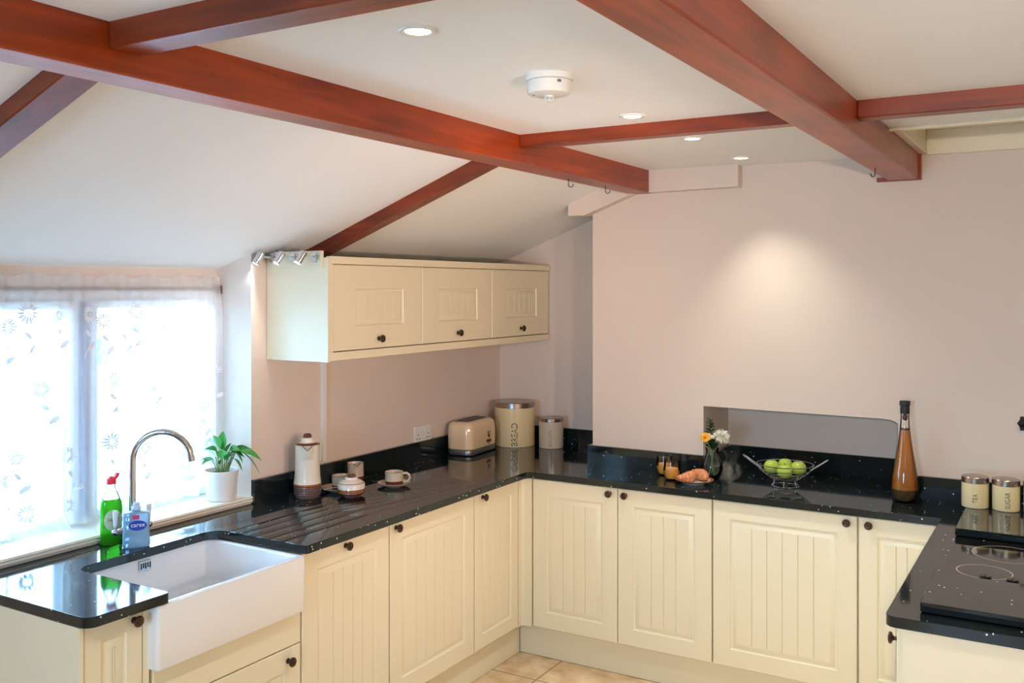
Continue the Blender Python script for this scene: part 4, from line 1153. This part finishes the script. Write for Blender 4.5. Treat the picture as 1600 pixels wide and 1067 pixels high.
def flower_head(m, c, nrm, rings, mi):
    n = Vector(nrm).normalized(); a = n.orthogonal().normalized(); b = n.cross(a)
    for (cnt, r0, r1, el, wd, curl, off) in rings:
        for k in range(cnt):
            t = 2 * PI * (k + off) / cnt; d = a * math.cos(t) + b * math.sin(t); s_ = n.cross(d)
            el_ = el + random.uniform(-0.16, 0.16); r1_ = r1 * random.uniform(0.82, 1.12)
            pts = []
            for q in (0, 0.35, 0.7, 1.0):
                r_ = r0 + (r1_ - r0) * q
                w = wd * (0.5, 0.95, 0.9, 0.25)[int(q * 3 + 0.01)]
                p = Vector(c) + (d * math.cos(el_ + curl * q) + n * math.sin(el_ + curl * q)) * r_
                pts += [p - s_ * w, p + s_ * w]
            m.add(pts, [(0, 1, 3, 2), (2, 3, 5, 4), (4, 5, 7, 6)], mi)


gb = thing('orange_flower', 'orange yellow daisy-like flower leaning left in the glass jug', 'flower', (JX, JY, ZT), group='flowers in the glass jug')
hc_ = jpos(-0.030, 0.030, 0.193); nr = TO * 0.85 - RG * 0.25 + Vector((0, 0, 0.55))
m = MB(); m.tube([jpos(0.012, 0.01, 0.014), jpos(0.0, 0.006, 0.08), jpos(-0.008, 0.01, 0.135), jpos(-0.020, 0.018, 0.17), hc_], 0.0018, 8); part('stem', m, MT['stem'], gb)
m = MB(); flower_head(m, hc_, nr, [(26, 0.003, 0.0255, 0.06, 0.0032, -0.1, 0), (24, 0.003, 0.023, 0.22, 0.003, -0.05, 0.5), (20, 0.003, 0.016, 0.4, 0.0025, 0, 0.3)], 0); part('petals', m, MT['orangepetal'], gb, smooth=60)
m = MB(); m.ball(hc_ + nr.normalized() * 0.003, 0.008, 14, 8); part('flower_centre', m, MT['orangecore'], gb)
cw = thing('white_chrysanthemum', 'large shaggy white chrysanthemum at the right of the jug flowers', 'flower', (JX, JY, ZT), group='flowers in the glass jug')
hc_ = jpos(0.045, 0.012, 0.198); nr = TO * 0.5 + RG * 0.35 + Vector((0, 0, 0.8))
m = MB(); m.tube([jpos(-0.014, 0.0, 0.014), jpos(0.0, 0.0, 0.08), jpos(0.008, 0.0, 0.135), jpos(0.03, 0.006, 0.17), hc_ - nr.normalized() * 0.008], 0.002, 8); part('stem', m, MT['stem'], cw)
m = MB(); flower_head(m, hc_, nr, [(22, 0.004, 0.040, -0.45, 0.0030, 0.1, 0), (22, 0.004, 0.040, -0.15, 0.0032, 0.15, 0.5), (20, 0.004, 0.038, 0.15, 0.0032, 0.2, 0.2), (16, 0.004, 0.033, 0.5, 0.003, 0.25, 0), (12, 0.004, 0.027, 0.85, 0.003, 0.25, 0.4), (7, 0.003, 0.020, 1.2, 0.0028, 0.2, 0)], 0); part('petals', m, MT['whitepetal'], cw, smooth=60)
sw = thing('small_white_flower', 'small white blossoms between the orange and the large white flower', 'flower', (JX, JY, ZT), group='flowers in the glass jug')
m = MB(); m.tube([jpos(0.0, -0.01, 0.016), jpos(0.0, -0.005, 0.1), jpos(-0.002, 0.0, 0.15), jpos(-0.004, 0.004, 0.188)], 0.0014, 8); part('stem', m, MT['stem'], sw)
m = MB()
for (u, t, z) in ((-0.012, 0.008, 0.203), (-0.001, 0.014, 0.196), (0.006, 0.008, 0.190), (-0.006, 0.012, 0.188), (0.012, 0.012, 0.20)):
    flower_head(m, jpos(u, t, z), TO + Vector((0, 0, 0.4)), [(9, 0.001, 0.0085, 0.2, 0.002, 0.1, 0), (7, 0.001, 0.006, 0.7, 0.002, 0.1, 0.3)], 0)
part('petals', m, MT['whitepetal'], sw, smooth=60)
fg = thing('foliage_sprig', 'dark green leafy sprig standing highest in the glass jug', 'foliage', (JX, JY, ZT), group='flowers in the glass jug')
m = MB(); m.tube([jpos(0.004, -0.012, 0.016), jpos(-0.002, -0.008, 0.12), jpos(-0.006, -0.01, 0.2), jpos(-0.010, -0.012, 0.272)], 0.0018, 8); part('stem', m, MT['leafdark'], fg)
m = MB()
for k in range(26):
    z = 0.135 + 0.0052 * k; sgn = -1 if k % 2 else 1; w_ = 1 - 0.45 * (k / 25)
    base = jpos(-0.004 - 0.0003 * k, -0.009, z)
    leaf(m, base, RG * sgn * random.uniform(0.5, 1.0) + TO * random.uniform(-0.4, 0.8) + Vector((0, 0, 0.55)), 0.044 * w_, 0.0125 * w_ + 0.001, 0.12, twist=random.uniform(-0.5, 0.5))
for k in range(14):
    a = random.uniform(0, 2 * PI)
    leaf(m, jpos(random.uniform(-0.008, 0.012), random.uniform(-0.006, 0.01), random.uniform(0.13, 0.16)), RG * math.cos(a) + TO * math.sin(a) * 0.6 + Vector((0, 0, 1.0)), 0.048, 0.013, 0.2, twist=random.uniform(-0.6, 0.6))
leaf(m, jpos(-0.01, -0.012, 0.255), Vector((0, 0, 1)) - RG * 0.1, 0.03, 0.006, 0.0)
part('leaves', m, MT['leafdark'], fg, smooth=60)

# fruit bowl
FX, FY = 1.788, -0.345
fb = thing('wire_fruit_bowl', 'chrome wire fruit bowl with two looped handles holding green apples', 'fruit bowl', (FX, FY, ZT), 0.15)


def ring(m, rx, ry, z, r=0.0018, n=48, sag=0.0):
    m.tube([(rx * math.cos(2 * PI * k / n), ry * math.sin(2 * PI * k / n), z + sag * math.cos(4 * PI * k / n)) for k in range(n)], r, 8, closed=True)


m = MB()
ring(m, 0.122, 0.112, 0.098, 0.0022)
for (rx, z) in ((0.112, 0.076), (0.094, 0.060), (0.078, 0.048), (0.060, 0.038)): ring(m, rx, rx * 0.93, z, 0.0015)
ring(m, 0.052, 0.048, 0.030, 0.0018)
part('basket', m, MT['chrome'], fb)
m = MB(); ring(m, 0.060, 0.056, 0.0022, 0.0022)
for k in range(6):
    a = PI / 6 + k * PI / 3; m.tube([(0.060 * math.cos(a), 0.056 * math.sin(a), 0.002), (0.056 * math.cos(a), 0.052 * math.sin(a), 0.012), (0.050 * math.cos(a), 0.046 * math.sin(a), 0.030)], 0.0018, 8)
part('foot', m, MT['chrome'], fb)
for sgn in (-1, 1):
    m = MB(); w = 0.013
    P_ = [(0.050, 0.030), (0.085, 0.053), (0.118, 0.083), (0.150, 0.105), (0.170, 0.119)]
    a_ = [(sgn * x, -w, z) for x, z in P_]; b_ = [(sgn * x, w, z) for x, z in P_]
    end = [(sgn * (0.170 + 0.012 * math.sin(t)), -w * math.cos(t), 0.119 + 0.008 * math.sin(t)) for t in [PI * k / 8 for k in range(1, 8)]]
    m.tube(a_ + end + b_[::-1], 0.0024, 8); part('handle', m, MT['chrome'], fb)


def apple(label, x, y, z, r, rz):
    t = thing('apple', label, 'apple', (x, y, z), rz, 'green apples in the wire bowl')
    prof = []
    for i in range(17):
        a = PI * i / 16; rr = r * math.sin(a) ** 0.92 * (1 + 0.06 * math.cos(a) * -1 * -1)
        zz = -r * 0.92 * math.cos(a)
        if i > 13: zz -= r * 0.10 * (i - 13) ** 1.3 / 3
        if i < 2: zz += r * 0.06 * (2 - i)
        prof.append((rr if 0 < i < 16 else 0, zz + r * 0.92))
    m = MB(); m.lathe(prof, 24); part('flesh', m, MT['apple'], t, smooth=80)
    zt_ = prof[-1][1]
    m = MB(); m.tube([(0, 0, zt_ - 0.002), (0.002, 0.0, zt_ + 0.008), (0.005, 0.001, zt_ + 0.014)], 0.0012, 6); part('stalk', m, MT['brown'], t)


az_ = face_cam(FX, FY); rg = Vector((-math.sin(az_), math.cos(az_), 0)); to = Vector((math.cos(az_), math.sin(az_), 0))
for (u, t, z, r, lb) in [(-0.058, 0.0, 0.052, 0.0345, 'green apple at the left of the wire bowl'), (0.057, 0.004, 0.052, 0.0345, 'green apple at the right of the wire bowl'),
                         (-0.002, 0.046, 0.042, 0.0345, 'green apple at the front of the wire bowl'), (0.0, -0.042, 0.056, 0.033, 'green apple at the back of the wire bowl, mostly hidden')]:
    p = Vector((FX, FY, ZT + z)) + rg * u + to * t
    apple(lb, p.x, p.y, p.z, r, random.uniform(0, 6))

# oil bottle
OX, OY = 2.292, -0.392
ob = thing('oil_bottle', 'tall tapering glass bottle of amber chilli oil with black stopper', 'bottle', (OX, OY, ZT))
outer = [(0, 0.0), (0.036, 0.0), (0.044, 0.006), (0.051, 0.022), (0.054, 0.045), (0.0535, 0.075), (0.050, 0.105), (0.043, 0.145), (0.034, 0.195), (0.0255, 0.25), (0.0195, 0.30), (0.017, 0.34), (0.0165, 0.378)]
m = MB(); m.lathe(outer, 40); part('glass', m, thin_glass('bottle_glass', (0.99, 0.985, 0.97), 1.35), ob, smooth=70)
m = MB(); m.lathe([(0, 0.052), (0.050, 0.052), (0.0505, 0.075), (0.0475, 0.105), (0.0405, 0.145), (0.0315, 0.195), (0.023, 0.25), (0.0175, 0.295), (0.0, 0.295)], 36); part('oil', m, MT['oil'], ob, smooth=70)
m = MB(); m.lathe([(0, 0.004), (0.040, 0.006), (0.049, 0.024), (0.0508, 0.04), (0.0505, 0.0515), (0, 0.0515)], 36); part('herbs', m, MT['herb'], ob, smooth=70)
m = MB(); m.lathe([(0.0174, 0.288), (0.0176, 0.300), (0.016, 0.302), (0, 0.302)], 24); part('floating_spices', m, MT['brown'], ob); m = MB(); m.lathe([(0, 0.330), (0.008, 0.336), (0.011, 0.348), (0.008, 0.358), (0, 0.361)], 14); part('dried_pod', m, MT['brown'], ob)
for (a, z0, z1, r_) in ((0.3, 0.062, 0.17, 0.024), (1.1, 0.06, 0.15, 0.03), (-0.5, 0.058, 0.12, 0.028), (2.4, 0.06, 0.14, 0.026)):
    rr_ = face_cam(OX, OY) + a; d = Vector((math.cos(rr_), math.sin(rr_), 0))
    e_ = Vector((-d.y, d.x, 0))
    m = MB(); m.tube([d * r_ * 1.5 - e_ * 0.02 + Vector((0, 0, z0 + 0.004)), d * r_ * 1.45 - e_ * 0.008 + Vector((0, 0, z0 + (z1 - z0) * 0.4)), d * r_ * 1.15 + e_ * 0.004 + Vector((0, 0, z0 + (z1 - z0) * 0.8)), d * r_ * 0.7 + e_ * 0.008 + Vector((0, 0, z1))], [0.002, 0.0075, 0.007, 0.002], 10); part('chilli', m, MT['chilli'], ob)
m = MB(); m.lathe([(0, 0.362), (0.0182, 0.362), (0.0185, 0.365), (0.0185, 0.395), (0.0215, 0.397), (0.0215, 0.411), (0.0195, 0.414), (0, 0.4145)], 28); part('stopper', m, MT['stopper'], ob)

# ------------------------------------------------------------------ hob and slabs
hb_ = thing('hob', 'black ceramic hob set flush in the right worktop', 'hob', (2.80, -1.20, ZT))
m = MB(); m.rloft(0.52, 0.56, 0.012, [(0, 0.0003), (0, 0.0018)], n=4); part('glass_plate', m, MT['hobglass'], hb_)
for (x, y, r) in ((-0.145, -0.12, 0.078), (-0.095, 0.13, 0.105), (0.13, -0.12, 0.09), (0.15, 0.13, 0.078)):
    m = MB(); m.lathe([(r - 0.0016, 0.0020), (r + 0.0016, 0.0020)], 64, c=(x, y, 0)); m.f = [f[::-1] for f in m.f]; part('cooking_ring', m, MT['ring'], hb_)
for k in range(4):
    m = MB(); m.lathe([(0, 0.0018), (0.019, 0.0018), (0.019, 0.006), (0.016, 0.0065), (0.0165, 0.015), (0.014, 0.017), (0, 0.017)], 24)
    m.box(-0.003, 0.003, -0.014, 0.014, 0.017, 0.019); part('control_knob', m, MT['blackp'], hb_, loc=(-0.135 + 0.072 * k, -0.212, 0))


def slab(label, x0, x1, y0, y1):
    t = thing('granite_slab', label, 'slab', ((x0 + x1) / 2, (y0 + y1) / 2, ZT), 0, 'loose granite slabs')
    m = MB(); m.rloft(x1 - x0, y1 - y0, 0.006, [(0.002, 0.004), (0.0, 0.006), (0, 0.028), (0.002, 0.030)], n=3); part('board', m, MT['granite'], t)
    m = MB()
    for sx in (-1, 1):
        for sy in (-1, 1): m.lathe([(0, 0), (0.012, 0), (0.012, 0.0045), (0, 0.0045)], 14, c=(sx * ((x1 - x0) / 2 - 0.05), sy * ((y1 - y0) / 2 - 0.04), 0))
    part('rubber_feet', m, MT['stopper'], t)


slab('black granite slab in front of the hob, nearest the camera', 2.535, 3.06, -1.82, -1.50)
slab('black granite slab behind the hob under the tea and sugar canisters', 2.53, 3.06, -0.90, -0.40)
ZSb = ZT + 0.030
canister('tea_canister', 'cream canister lettered TEA with steel lid on the rear slab', (2.562, -0.497, ZSb), 0.0485, 0.096, 0.024, 'TEA', 0.025, 0.80, 0.02, 0.040)
canister('sugar_canister', 'cream canister lettered SUGAR in the middle of the row', (2.669, -0.497, ZSb), 0.0485, 0.096, 0.024, 'SUGAR', 0.025, 0.80, 0.13, 0.043)
canister('storage_canister', 'cream canister cut off by the right edge, beside the sugar', (2.776, -0.497, ZSb), 0.0485, 0.096, 0.024, None, 0.02, 0.8, 0.1, 0.046)
